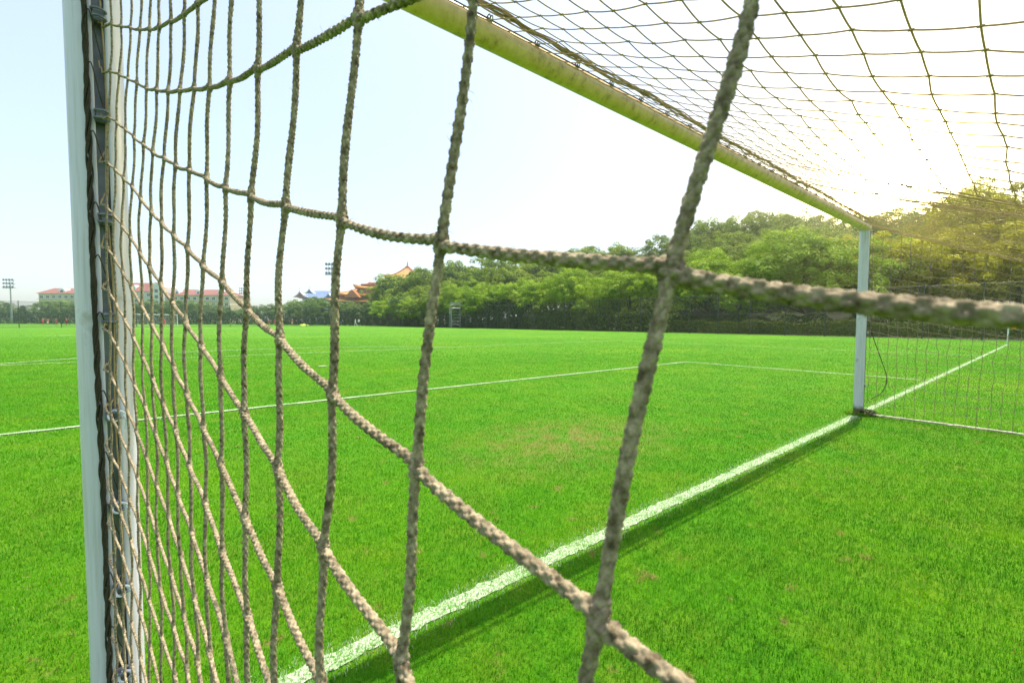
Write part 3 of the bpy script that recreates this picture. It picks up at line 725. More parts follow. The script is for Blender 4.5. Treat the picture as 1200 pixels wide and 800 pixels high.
# ------------------------------------------------------------------ fences
def fence(name, A, B, h, step, label, group=None):
    A = np.array(A, float); B = np.array(B, float); L = np.linalg.norm(B-A); d = (B-A)/L
    rt = tag(empty(name, (*A, 0), math.atan2(d[1], d[0])), label, 'fence')
    me = bpy.data.meshes.new('mesh_panel'); me.from_pydata([(0, 0.05, 0.03), (L, 0.05, 0.03), (L, 0.05, h-0.05), (0, 0.05, h-0.05)], [], [(0, 1, 2, 3)])
    uv = me.uv_layers.new(name='UVMap')
    for i, c in enumerate([(0, 0), (L, 0), (L, h), (0, h)]): uv.data[i].uv = c
    me.materials.append(MT['fence_mesh']); link('mesh_panel', me, rt)
    mb = MB()
    for z in (0.06, h/2, h-0.04): mb.tube([(0, 0, z), (L/2, 0, z), (L, 0, z)], 0.018, 6)
    mb.build('rail', MT['dark_steel'], rt)
    n = int(L/step); pm = None
    for i in range(n+1):
        if pm is None:
            mb = MB(); mb.tube([(0, 0, 0), (0, 0, h/2), (0, 0, h+0.08)], 0.05, 8); pm = mb.build('post', MT['dark_steel'], rt); q = pm
        else: q = pm.copy(); COL.objects.link(q); q.parent = rt
        q.location = (i*L/n, 0, 0)
    return rt
fence('mesh_fence', (41.5, 101), (41.5, -14), 4.0, 3.05, 'tall dark mesh fence along the right side of the pitch in front of trees')
fence('mesh_fence', (-118, 101.06), (41.4, 101.06), 4.2, 4.6, 'tall dark mesh fence across the far end of the pitch')

# ------------------------------------------------------------------ trees
def leaf_quads(C, S, N, rg, flat=0.55):
    """leaf quads at centres C facing roughly along N"""
    n = len(C); N = N+rg.normal(0, flat, (n, 3)); N /= np.linalg.norm(N, axis=1)[:, None]
    a = rg.normal(0, 1, (n, 3)); A = a-(a*N).sum(1)[:, None]*N; A /= np.linalg.norm(A, axis=1)[:, None]; B = np.cross(N, A)
    A *= S[:, None]; B *= (S*rg.uniform(0.45, 0.8, n))[:, None]
    V = np.stack([C-A, C-B*0.9+A*0.1, C+A, C+B*0.9+A*0.1], 1).reshape(-1, 3)
    return V, np.arange(n*4).reshape(-1, 4)
def crown_mesh(name, mat, seed, blobs, leaves, size, shape='round', tall=0.62):
    """crown of unit height (z 0.22..1) and unit radius about 0.5; uneven clumps with gaps"""
    rg = np.random.default_rng(seed); Cs, Ns, Ti = [], [], []
    lob = [(rg.uniform(-.24, .24), rg.uniform(-.24, .24), rg.uniform(.36, .74), rg.uniform(.18, .29)) for _ in range(7)]
    for b in range(blobs):
        if shape == 'cone':
            z = 0.06+0.9*rg.uniform()**1.2; rr_ = 0.34*(1-z)**0.8*math.sqrt(rg.uniform(0.3, 1)); a = rg.uniform(0, 6.3)
            c = np.array([rr_*math.cos(a), rr_*math.sin(a), z]); br = rg.uniform(0.05, 0.10)
        else:
            lx, ly, lz, lr = lob[b % 7] if b > 5 else (0, 0, .58, .3)
            d = rg.normal(0, 1, 3); d /= np.linalg.norm(d); d[2] = abs(d[2])*1.0-0.25 if rg.uniform() < .8 else d[2]
            k = lr*(rg.uniform(0.9, 1.12) if rg.uniform() < .75 else rg.uniform(.4, .9))
            c = np.array([lx+d[0]*k*1.15, ly+d[1]*k*1.15, lz+d[2]*k*0.95]); br = rg.uniform(0.042, 0.085)
        n = int(leaves/blobs*rg.uniform(.6, 1.4)); q = rg.normal(0, 1, (n, 3)); q /= np.linalg.norm(q, axis=1)[:, None]
        up = rg.uniform(0, 1, n) < 0.75; q[up, 2] = np.abs(q[up, 2])
        Cs.append(c+q*br*np.array([1.05, 1.05, 0.9])*rg.uniform(0.8, 1.06, (n, 1))); Ns.append(q+np.array([0, 0, .35]))
        Ti.append(np.clip(rg.normal(0.45+rg.normal(0, .15), 0.2, n), 0, 1))
    C = np.concatenate(Cs); N = np.concatenate(Ns); T = np.concatenate(Ti)
    top = C[:, 2].max(); C[:, 2] *= 0.985/top
    V, Q = leaf_quads(C, size*rg.uniform(0.6, 1.4, len(C)), N, rg, 0.32)
    return np_mesh(name, V, Q, None, mat, {'tint': ('FACE', T)})
def trunk_mesh(seed, top=0.62, r=0.022, limbs=7):
    rg = np.random.default_rng(seed); mb = MB()
    pts = [(0.01*math.sin(t*5+seed), 0.01*math.cos(t*4+seed), t*top-0.02) for t in np.linspace(0, 1, 7)]
    mb.tube(pts, np.linspace(r*1.3, r*0.5, 7), 8)
    for i in range(limbs):
        z0 = rg.uniform(0.16, 0.45); a = rg.uniform(0, 6.3); l = rg.uniform(0.2, 0.34)
        p0 = np.array([0, 0, z0]); p2 = np.array([l*math.cos(a), l*math.sin(a), z0+rg.uniform(.12, .3)]); p1 = (p0+p2)/2+(0, 0, -.02)
        mb.tube(catmull([p0, p1, p2], 4), np.linspace(r*.55, r*.15, 9), 6)
    ob = mb.build('trunk', MT['bark'], None, True); me = ob.data; bpy.data.objects.remove(ob); return me
TR = [trunk_mesh(s) for s in (1, 2, 3)]
CRB = [crown_mesh('crown', MT['leaf_bright'], 10+i, 210, 32000, 0.0095) for i in range(4)]
CRH = [crown_mesh('crown', MT['leaf_hill'], 20+i, 170, 21000, 0.0110) for i in range(4)]
CRW = [crown_mesh('crown', MT['leaf_glow_tint'], 30+i, 200, 30000, 0.0095) for i in range(3)]
CRF = [crown_mesh('crown', MT['leaf_far'], 40+i, 90, 8000, 0.016) for i in range(4)]
CRD = [crown_mesh('crown', MT['leaf_dark'], 50+i, 70, 5000, 0.018, 'cone') for i in range(2)]
tc = [0]
def tree(px, py, Z, crowns, label, group, wid=1.0, name='broadleaf_tree', low=0.0):
    x, y = at(px, Z); b = hill_h(x, y); h = hgt(px, py, Z)-b; tc[0] += 1; i = tc[0]
    t = tag(empty(name, (x, y, b-0.05), random.uniform(0, 6.28)), label, 'tree', group)
    wdt = h*wid
    t.scale = (wdt, wdt, h)
    link('crown', crowns[i % len(crowns)], t)
    link('trunk', TR[i % 3], t)
    return t
def names(base, n): return base

# bright trees right behind the fence, from the scaffold tower to the far post
front = [(537, 331, 88, 1.0, 'small bright green tree right behind the grey scaffold tower'),
 (573, 326, 82, 1.05, 'bright green round tree first to the right of the scaffold tower'),
 (607, 322, 77, 1.0, 'bright green round tree second to the right of the scaffold tower'),
 (640, 324, 72, 1.0, 'bright green tree behind the fence, third to the right of the scaffold tower'),
 (672, 312, 68, 1.0, 'taller bright green tree behind the fence under the horizontal rope of the net'),
 (706, 319, 64, 1.0, 'bright green tree behind the fence left of the thick vertical rope, leafy to the ground'),
 (738, 313, 61, 1.0, 'bright green tree behind the fence just left of the thick vertical rope'),
 (772, 308, 58, 1.0, 'bright green tree behind the fence hidden partly by the thick vertical rope'),
 (829, 287, 54, 0.95, 'bright green tree behind the fence just right of the thick vertical rope'),
 (866, 303, 52, 1.0, 'low bright green tree between two taller trees behind the fence'),
 (943, 266, 50, 1.25, 'broad yellow green tree with wide dome crown, largest tree left of the far post'),
 (1000, 275, 46, 1.0, 'yellow green tree behind the fence right behind the far goalpost')]
for px, py, Z, wd, lab in front: tree(px, py, Z, CRB, lab, 'bright trees right behind the fence', wd)
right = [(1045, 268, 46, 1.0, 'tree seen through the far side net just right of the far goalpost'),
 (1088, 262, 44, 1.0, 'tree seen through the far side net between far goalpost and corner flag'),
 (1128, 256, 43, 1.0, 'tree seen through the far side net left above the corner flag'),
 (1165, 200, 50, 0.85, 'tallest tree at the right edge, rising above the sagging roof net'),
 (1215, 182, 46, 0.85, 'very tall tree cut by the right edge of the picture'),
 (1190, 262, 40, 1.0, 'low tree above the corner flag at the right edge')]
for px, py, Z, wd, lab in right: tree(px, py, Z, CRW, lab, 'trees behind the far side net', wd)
# hillside wood
HG = 'dark round crowned trees covering the hill'
HL = 'dark green round crowned tree on the wooded hill behind the fence'
ridge = [(449, 331, 125), (462, 321, 122), (480, 315, 118), (497, 314, 115), (516, 312, 112), (536, 304, 112), (557, 301, 112), (579, 300, 114), (602, 298, 114), (626, 296, 114), (651, 293, 112),
 (676, 291, 112), (700, 288, 110), (722, 286, 108), (746, 287, 108), (770, 284, 104), (795, 272, 100), (816, 260, 98), (841, 254, 98), (866, 252, 98), (891, 250, 96), (915, 249, 96), (940, 249, 94), (965, 252, 92),
 (990, 257, 90), (1015, 250, 88), (1040, 246, 88), (1065, 248, 86), (1092, 251, 86)]
for px, py, Z in ridge: tree(px, py+random.uniform(-3, 2), Z, CRH, HL, HG, random.uniform(.85, 1.05))
for px, py, Z in ridge:
    tree(px+random.uniform(6, 14), py+random.uniform(13, 20), Z-12, CRH, HL, HG, random.uniform(.85, 1.1))
for px, py, Z in ridge[2:]:
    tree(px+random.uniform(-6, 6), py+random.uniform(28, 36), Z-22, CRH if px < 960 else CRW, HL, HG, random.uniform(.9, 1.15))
for px in range(455, 560, 17): tree(px, 345+random.uniform(-4, 3), 102-(px-455)*0.12, CRB if px % 2 else CRF, 'pale green bushy tree at the foot of the hill left of the scaffold tower', 'bushy trees at the foot of the hill', 1.1)
# far tree line at the left
FL = 'distant green tree in the far tree line below the red roofed building'
far = [(-14, 350, 170), (2, 352, 168), (16, 357, 172), (44, 360, 165), (58, 352, 160), (74, 350, 160), (90, 352, 158), (106, 354, 160), (122, 356, 160), (140, 357, 160), (154, 356, 158), (168, 353, 158), (184, 350, 160), (199, 349, 158),
 (215, 352, 160), (231, 351, 160), (247, 354, 162), (262, 358, 164), (277, 361, 165), (292, 358, 160), (306, 356, 158), (320, 355, 152), (335, 355, 148)]
for px, py, Z in far: tree(px, py, Z, CRF, FL, 'far tree line below the red roofs', random.uniform(1.1, 1.4))
tree(29, 357, 150, CRD, 'dark conical conifer beside the left floodlight mast', None, 1.3, 'conifer_tree')
mid = [(350, 350, 136), (366, 346, 132), (382, 349, 130), (398, 351, 128), (413, 352, 126), (430, 353, 122), (444, 350, 118), (460, 348, 114)]
for px, py, Z in mid: tree(px, py, Z, CRF, 'green tree in front of the orange and blue temple roofs', 'trees in front of the temple roofs', random.uniform(1.15, 1.4))

# hedges
def hedge(A, B, h, dep, mat, label, n, size, name='clipped_hedge', wav=0.12):
    A = np.array(A, float); B = np.array(B, float); L = np.linalg.norm(B-A); d = (B-A)/L; nn = np.array([-d[1], d[0]]); rg = np.random.default_rng(int(L*7))
    u = rg.uniform(0, L, n); face = rg.uniform(0, 1, n); z = rg.uniform(0, 1, n)
    hh = h*(1+wav*np.sin(u*0.9)*0.5+wav*np.sin(u*2.3+1)*0.5+rg.normal(0, 0.03, n))
    top = face < 0.25; side = np.where(rg.uniform(0, 1, n) < 0.75, 1, -1)
    v = np.where(top, rg.uniform(-1, 1, n), side*(1+rg.normal(0, .12, n)+0.25*np.sin(u*1.9+z*4)))*dep/2
    zz_ = np.where(top, hh, z*hh)
    C = np.stack([A[0]+d[0]*u+nn[0]*v, A[1]+d[1]*u+nn[1]*v, zz_], 1)
    N = np.where(top[:, None], np.array([[0, 0, 1.0]]), np.stack([nn[0]*side, nn[1]*side, 0.5+0*u], 1))
    V, Q = leaf_quads(C, size*rg.uniform(.6, 1.4, n), N, rg)
    rt = tag(empty(name, (0, 0, 0)), label, 'hedge')
    link('foliage', np_mesh('foliage', V, Q, None, mat, {'tint': ('FACE', np.clip(rg.normal(.45, .2, n), 0, 1))}), rt)
    mb = MB()
    for q in np.arange(0.5, L, 1.6):
        p = A+d*q; mb.tube([(p[0], p[1], 0), (p[0]+.03, p[1], h*.45), (p[0], p[1]+.04, h*.9)], [0.05, 0.04, 0.015], 5)
    mb.build('stem', MT['bark'], rt); return rt
hedge((43.3, 101), (43.3, 52), 4.3, 1.6, MT['leaf_dark'], 'tall dark conifer hedge behind the fence around the scaffold tower', 26000, 0.16, 'conifer_hedge')
hedge((43.6, 52), (43.6, 26), 2.8, 2.2, MT['leaf_shrub'], 'dark shady shrub belt behind the fence near the thick vertical rope', 12000, 0.15, 'shrub_belt', 0.35)
hedge((43.4, 26), (43.4, -10), 1.25, 1.2, MT['leaf_shrub'], 'low light green hedge behind the fence left and right of the far post', 16000, 0.06, 'low_hedge', 0.15)
hedge((48.5, 30), (48.5, -14), 1.7, 2.0, MT['leaf_shrub'], 'dark undergrowth hedge beneath the tall trees at the right', 16000, 0.12, 'shrub_belt', 0.3)
pa, pb = at(-30, 150), at(345, 140)
hedge(pa, pb, 3.3, 2.0, MT['leaf_dark'], 'dark hedge along the foot of the far tree line', 22000, 0.22, 'conifer_hedge', 0.2)
pa, pb = at(340, 138), at(480, 112)
hedge(pa, pb, 3.8, 2.0, MT['leaf_dark'], 'dark hedge below the temple roofs behind the far fence', 14000, 0.2, 'conifer_hedge', 0.15)

# ------------------------------------------------------------------ floodlight masts
def mast(px, Z, H, label, cols=4, rows=3, w_=3.6):
    x, y = at(px, Z); t = tag(empty('floodlight_mast', (x, y, 0), -YAW), label, 'floodlight', 'floodlight masts around the pitches')
    mb = MB(); mb.tube([(0, 0, z) for z in np.linspace(0, H, 8)], np.linspace(0.28, 0.14, 8), 10); mb.build('pole', MT['steel'], t, True)
    mb = MB()
    for r in range(rows): mb.box((0, -0.1, H-0.2-r*1.15), (w_, 0.12, 0.12))
    for s in (-1, 1): mb.box((s*w_*0.3, -0.02, H-1.3), (0.1, 0.1, 2.6))
    mb.box((0, -0.35, H-2.75), (w_*1.1, 1.0, 0.1)); mb.build('lamp_frame', MT['steel'], t)
    for r in range(rows):
        for c in range(cols):
            mb = MB(); o = np.array([(c-(cols-1)/2)*w_/cols*1.05, -0.35, H+0.1-r*1.15])
            ring = lambda k, rr_: [(o[0]+rr_*math.cos(a), o[1]-k, o[2]+rr_*math.sin(a)-k*0.5) for a in np.linspace(0, 6.283, 12, endpoint=False)]
            v = ring(0, 0.14)+ring(0.2, 0.30)+ring(0.34, 0.36); f = [(j*12+i, j*12+(i+1) % 12, (j+1)*12+(i+1) % 12, (j+1)*12+i) for j in range(2) for i in range(12)]
            f += [tuple(range(12)), tuple(range(24, 36))]
            mb.add(v, f); mb.build('lamp', MT['lamp_glass'], t)
    return t
mast(14.5, 146, hgt(14.5, 328, 146), 'tall floodlight mast left of the near goalpost above the trees')
mast(390, 116, hgt(390, 310, 116), 'tall floodlight mast in front of the orange temple roof', w_=2.9)
mast(286.5, 215, hgt(286.5, 338, 215), 'distant floodlight mast right of the red roofed building')

# ------------------------------------------------------------------ buildings (local x along the picture, y away, built where they stand)
def bframe(px, Z): 
    x, y = at(px, Z); return (x, y, 0), -YAW
def lx(px, Z): return (px-600)/FPX*Z
def hip_roof(mb, x0, x1, y0, y1, z0, z1, inset, ov=0.6):
    x0 -= ov; x1 += ov; y0 -= ov; y1 += ov; ym = (y0+y1)/2
    v = [(x0, y0, z0), (x1, y0, z0), (x1, y1, z0), (x0, y1, z0), (x0+inset, ym, z1), (x1-inset, ym, z1)]
    mb.add(v, [(0, 1, 5, 4), (1, 2, 5), (2, 3, 4, 5), (3, 0, 4), (3, 2, 1, 0)])
ZB = 232.0
loc, rz = bframe(600, ZB)
rb = tag(empty('residential_building', loc, rz), 'long cream apartment building with red tiled roof and white dormers above the far trees', 'building')
def H(px, py, Z=ZB): return hgt(px, py, Z)
wings = [(47, 140, 351, 344, 337, 3.0), (140, 190, 349, 342, 331, 5.5), (196, 270, 352, 346, 338.5, 6.0)]
for (a, b, _, ye, yr, ins) in wings:
    xa, xb = lx(a, ZB), lx(b, ZB); ze = H((a+b)/2, ye); zr = H((a+b)/2, yr)
    y0 = 0.0 if a != 140 else -2.0
    mb = MB(); mb.box(((xa+xb)/2, y0+6, ze/2), (xb-xa, 12, ze)); mb.build('wall', MT['cream'] if a != 140 else MT['pale'], rb)
    mb = MB(); hip_roof(mb, xa, xb, y0, y0+12, ze, zr, ins, 0.9); mb.build('roof', MT['red_tile'], rb)
    nwin = int((xb-xa)/3.1)
    for fl in range(3):
        zc = ze-1.7-3.0*fl
        for i in range(nwin):
            xc = xa+(i+0.5)*(xb-xa)/nwin
            if xc > lx(270, ZB) or zc < 3: continue
            mb = MB(); mb.box((xc, y0-0.02, zc), (1.9, 0.1, 1.5)); wo = mb.build('window', MT['white'], rb)
            mb = MB()
            for s in (-1, 1): mb.box((xc+s*0.43, y0-0.08, zc), (0.78, 0.06, 1.3))
            mb.build('pane', MT['glass'], wo)
    mb = MB()
    for fl in range(1, 4): mb.box(((xa+xb)/2, y0-0.5, ze-3.0*fl+0.1), (xb-xa, 1.0, 0.22))
    mb.build('balcony_slab', MT['pale'], rb)
    dl = {47: (72, 108), 140: (160,), 196: (207, 232, 257)}[a]
    for d_ in dl:
        xc = lx(d_, ZB); zm = ze+(zr-ze)*0.42; ym = y0+2.0; dw = 2.2 if a != 47 or d_ != 72 else 3.4
        mb = MB(); arch = [(-dw/2, -1.0), (dw/2, -1.0)]+[(dw/2*math.cos(t), 0.5+0.95*math.sin(t)) for t in np.linspace(0.0, math.pi, 9)]
        mb.prism(arch, (xc, ym-1.0, zm), (1, 0, 0), (0, 0, 1), (0, 1, 0), 4.0); dm = mb.build('dormer', MT['white'], rb)
        mb = MB(); mb.prism([(u*0.42, v*0.45) for u, v in arch], (xc, ym-1.08, zm), (1, 0, 0), (0, 0, 1), (0, 1, 0), 0.06); mb.build('window', MT['glass'], dm)
# white stair gable between the wings
xa, xb = lx(183, ZB), lx(197, ZB); ze = H(190, 336.5); zr = H(190, 331)
mb = MB(); mb.prism([(xa, 0), (xb, 0), (xb, ze), ((xa+xb)/2, zr), (xa, ze)], (0, -3.0, 0), (1, 0, 0), (0, 0, 1), (0, 1, 0), 10); mb.build('gable', MT['pale'], rb)
mb = MB(); 
for fl in range(3): mb.box(((xa+xb)/2, -3.04, ze-2.2-3*fl), (1.6, 0.08, 1.6))
mb.build('window', MT['glass'], rb)

# curved Chinese roof: corners swept up
def swept_roof(mb, x0, x1, y0, y1, z0, z1, inset, lift=1.2, n=16, m=7, thick=0.5):
    ym = (y0+y1)/2; rows = []
    for j in range(m+1):
        t = j/m; prof = t**1.6                      # concave slope
        ix = inset*t; ya = y0+(ym-y0)*t; yb = y1+(ym-y1)*t
        z = z0+(z1-z0)*prof
        ring = []
        for i in range(n): ring.append((x0+ix+(x1-x0-2*ix)*i/n, ya, abs(2*i/n-1)))
        for i in range(6): ring.append((x1-ix, ya+(yb-ya)*i/6, abs(2*i/6-1)))
        for i in range(n): ring.append((x1-ix-(x1-x0-2*ix)*i/n, yb, abs(2*i/n-1)))
        for i in range(6): ring.append((x0+ix, yb+(ya-yb)*i/6, abs(2*i/6-1)))
        rows.append([(x, y, z+lift*(1-t)**2*(k**4)) for x, y, k in ring])
    c = len(rows[0]); v = [p for r in rows for p in r]
    f = [(j*c+i, j*c+(i+1) % c, (j+1)*c+(i+1) % c, (j+1)*c+i) for j in range(m) for i in range(c)]
    f.append(tuple(range(m*c, m*c+c))); mb.add(v, f)
    v2 = [(x, y, z-thick) for x, y, z in rows[0]]
    mb.add(list(rows[0])+v2, [(i, c+i, c+(i+1) % c, (i+1) % c) for i in range(c)]+[tuple(range(2*c-1, c-1, -1))])
    return rows
def ridge_tube(mb, pts, r=0.28): mb.tube(catmull(pts, 6), r, 6)
ZO = 200.0
loc, rz = bframe(600, ZO)
ot = tag(empty('temple_hall', loc, rz), 'Chinese style hall with two tiers of swept orange tiled roofs beside the wooded hill', 'building')
def HO(px, py): return hgt(px, py, ZO)
mb = MB(); mb.box((lx(436, ZO), 8, HO(430, 352)/2), (lx(470, ZO)-lx(402, ZO), 14, HO(430, 352))); mb.build('wall', MT['red_wall'], ot)
def troof(xa, xb, y0, y1, ye, yr, ins, lift, nm='roof'):
    mb = MB(); rows = swept_roof(mb, lx(xa, ZO), lx(xb, ZO), y0, y1, HO(430, ye), HO(430, yr), ins, lift); ro = mb.build(nm, MT['orange_tile'], ot, False)
    mb = MB(); n = 16; c = len(rows[0])
    for ci in (0, n, n+6, 2*n+6): ridge_tube(mb, [np.array(r[ci])+(0, 0, 0.1) for r in rows])
    top = rows[-1]; ridge_tube(mb, [np.array(top[0])+(0, 0, .15), (np.array(top[0])+np.array(top[n]))/2+(0, 0, .05), np.array(top[n])+(0, 0, .15)], 0.38)
    mb.build('ridge', MT['orange_trim'], ro); return ro
troof(386, 492, -4, 20, 353, 343, 5.0, 0.8)
mb = MB(); mb.box((lx(438, ZO), 8, HO(430, 345)), (lx(464, ZO)-lx(408, ZO), 11, 4.0)); mb.build('wall', MT['red_wall'], ot)
troof(395, 484, -1.5, 17.5, 345.5, 336, 7.0, 1.0)
mb = MB(); mb.box((lx(442, ZO), 8, HO(430, 336)), (lx(464, ZO)-lx(420, ZO), 8, 3.2)); mb.build('wall', MT['red_wall'], ot)
troof(414, 474, 1.0, 15, 337, 330.5, 4.5, 1.3)
# porch gables on the lower roof
for px in (417, 447):
    mb = MB(); mb.prism([(-3.4, 0), (3.4, 0), (0.5, 3.0), (0, 3.4), (-0.5, 3.0)], (lx(px, ZO), -4.6, HO(430, 349)), (1, 0, 0), (0, 0, 1), (0, 1, 0), 4.5); mb.build('gable', MT['orange_trim'], ot)
# lantern turret with spire
cx_ = lx(427.5, ZO)
def turret(cx_, cy_, z0, r, h, root, nm='turret'):
    mb = MB(); v = []; f = []; n = 8
    prof = [(1.0, 0.0), (0.82, 0.10), (0.60, 0.26), (0.40, 0.46), (0.22, 0.70), (0.07, 1.0)]
    for rr_, t in prof:
        v += [(cx_+r*rr_*math.cos(a), cy_+r*rr_*math.sin(a), z0+h*t+(0.12*r if t == 0 else 0)) for a in np.linspace(0, 6.283, n, endpoint=False)]
    for j in range(len(prof)-1): f += [(j*n+i, j*n+(i+1) % n, (j+1)*n+(i+1) % n, (j+1)*n+i) for i in range(n)]
    f += [tuple(range(n-1, -1, -1)), tuple(range((len(prof)-1)*n, len(prof)*n))]
    mb.add(v, f); t_ = mb.build(nm, MT['orange_tile'], root)
    mb = MB(); zz_ = z0+h
    hh = h*0.6; mb.tube([(cx_, cy_, zz_+hh*q) for q in (-.05, .12, .2, .3, .42, .6, 1.0)], [r*.08, r*.13, r*.06, r*.12, r*.05, r*.03, r*.012], 8)
    mb.build('spire', MT['orange_trim'], t_); return t_
turret(cx_, 8, HO(430, 333.2), 1.9, HO(430, 329.3)-HO(430, 333.2), ot)
ZP = 235.0
loc, rz = bframe(600, ZP)
pg = tag(empty('pagoda', loc, rz), 'orange pointed pagoda roof peeping over the dark hill trees', 'building')
px0 = lx(473, ZP); za = hgt(473, 326, ZP); zb = hgt(473, 309.5, ZP)
mb = MB(); mb.box((px0, 10, za/2), (9, 9, za)); mb.build('wall', MT['red_wall'], pg)
mb = MB(); rows = swept_roof(mb, px0-10.5, px0+10.5, 1, 19, za, zb, 10.3, 1.6, 16, 9); ro = mb.build('roof', MT['orange_tile'], pg)
mb = MB()
for ci in (0, 16, 22, 38): ridge_tube(mb, [np.array(r[ci])+(0, 0, .1) for r in rows], 0.35)
mb.build('ridge', MT['orange_trim'], ro)
mb = MB(); mb.tube([(px0, 10, zb+q) for q in (-.5, .3, .8, 1.3, 1.8, 2.4, 3.4)], [.9, .5, .25, .45, .2, .15, .03], 8); mb.build('spire', MT['orange_trim'], pg)
# blue roofed hall
ZU = 260.0
loc, rz = bframe(600, ZU)
bl = tag(empty('blue_roofed_hall', loc, rz), 'low hall with blue tiled roof, white gables and finials left of the orange temple', 'building')
xa, xb = lx(352, ZU), lx(404, ZU)
mb = MB(); mb.box(((xa+xb)/2, 8, hgt(380, 350, ZU)/2), (xb-xa-2, 14, hgt(380, 350, ZU))); mb.build('wall', MT['pale'], bl)
mb = MB(); hip_roof(mb, xa, xb, 0, 16, hgt(380, 349.5, ZU), hgt(380, 339.8, ZU), 6.5, 0.8); mb.build('roof', MT['blue_tile'], bl)
for px, w2, ye, yt in ((353.5, 4.2, 348.5, 341), (364.5, 3.0, 344, 338.5), (386.5, 3.0, 349, 343.5)):
    xc = lx(px, ZU); mb = MB(); z0 = hgt(px, ye, ZU); z1 = hgt(px, yt, ZU)
    mb.prism([(-w2, 0), (w2, 0), (w2*.45, (z1-z0)*.42), (0.12, z1-z0), (-.12, z1-z0), (-w2*.45, (z1-z0)*.42)], (xc, -1.5, z0), (1, 0, 0), (0, 0, 1), (0, 1, 0), 2.2); gb = mb.build('gable', MT['white'], bl)
    mb = MB(); mb.prism([(-w2*.7, .1), (w2*.7, .1), (w2*.3, (z1-z0)*.38), (0, (z1-z0)*.8), (-w2*.3, (z1-z0)*.38)], (xc, -1.6, z0), (1, 0, 0), (0, 0, 1), (0, 1, 0), 0.08); mb.build('infill', MT['red_wall'] if px < 360 else MT['blue_tile'], gb)
    mb = MB(); mb.tube([(xc, -1.3, z1+q) for q in (-.2, .3, .7, 1.1, 1.6, 2.4)], [.25, .35, .15, .28, .1, .03], 6); mb.build('finial', MT['white'], gb)

# ------------------------------------------------------------------ scaffold tower
x, y = at(534, 84); st = tag(empty('scaffold_tower', (x, y, 0), -YAW+0.25), 'grey metal scaffold tower with a railed platform standing by the hedge', 'scaffold tower')
mb = MB(); Hs = hgt(534, 353.5, 84); wx, wy = 0.85, 0.65
for sx in (-1, 1):
    for sy in (-1, 1): mb.tube([(sx*wx, sy*wy, 0), (sx*wx, sy*wy, Hs/2), (sx*wx, sy*wy, Hs)], 0.045, 6)
for z in np.arange(0.6, Hs, 0.62):
    for sy in (-1, 1): mb.tube([(-wx, sy*wy, z), (wx, sy*wy, z)], 0.03, 5)
    for sx in (-1, 1): mb.tube([(sx*wx, -wy, z), (sx*wx, wy, z)], 0.03, 5)
for i, z in enumerate(np.arange(0.2, Hs-1.4, 1.15)):
    s = 1 if i % 2 else -1; mb.tube([(-s*wx, -wy-.03, z), (s*wx, -wy-.03, z+1.15)], 0.028, 5); mb.tube([(s*wx, wy+.03, z), (-s*wx, wy+.03, z+1.15)], 0.028, 5)
mb.build('frame', MT['steel'], st)
for z in (Hs-1.15, 0.75, Hs-0.35):
    mb = MB(); mb.box((0, 0, z), (2*wx-0.1, 2*wy-0.1, 0.07)) if z < Hs-0.5 else mb.box((0, -wy, z), (2*wx, 0.05, 0.3)); mb.build('platform' if z < Hs-.5 else 'toe_board', MT['steel'], st)
mb = MB()
for s in (-1, 1): mb.tube([(-wx-0.25+s*0.17, -wy-0.15, 0), (-wx-0.25+s*0.17, -wy-0.1, Hs-1.0)], 0.025, 5)
for z in np.arange(0.25, Hs-1.0, 0.3): mb.tube([(-wx-0.42, -wy-.14, z), (-wx-.08, -wy-.14, z)], 0.02, 5)
mb.build('ladder', MT['steel'], st)

# ------------------------------------------------------------------ distant goal on the second pitch
x, y = at(183, 96); dg = tag(empty('football_goal', (x, y, 0), -YAW+0.62), 'small distant white football goal behind the far fence', 'goal')
GWd = 3.72
for s in (-1, 1):
    mb = MB(); mb.tube([(s*GWd, 0, 0), (s*GWd, 0, 1.2), (s*GWd, 0, 2.5)], 0.07, 8); mb.build('post', MT['white'], dg)
mb = MB(); mb.tube([(-GWd-.06, 0, 2.5), (0, 0, 2.5), (GWd+.06, 0, 2.5)], 0.07, 8); mb.build('crossbar', MT['white'], dg)
for s in (-1, 1):
    mb = MB(); mb.tube(catmull([(s*GWd, 0, 2.5), (s*GWd, 1.3, 2.35), (s*GWd, 2.0, 0.0)], 5), 0.045, 6); mb.build('stanchion', MT['white'], dg)
rp = Ropes()
for i in range(25):
    xx = -GWd+i*2*GWd/24; rp.add([(xx, 0.03, 2.5), (xx, 1.3, 2.30), (xx, 2.0, 0.03)], 0.008, 4)
for j in range(9):
    t = j/8; yy = 1.3+0.7*t; zz_ = 2.3*(1-t)+0.03; rp.add([(-GWd, yy, zz_), (0, yy+.05, zz_), (GWd, yy, zz_)], 0.008, 4)
    for s in (-1, 1): rp.add([(s*GWd, 0.03, zz_+.05), (s*GWd, yy, zz_)], 0.008, 4)
rp.build('net', MT['white'], dg)

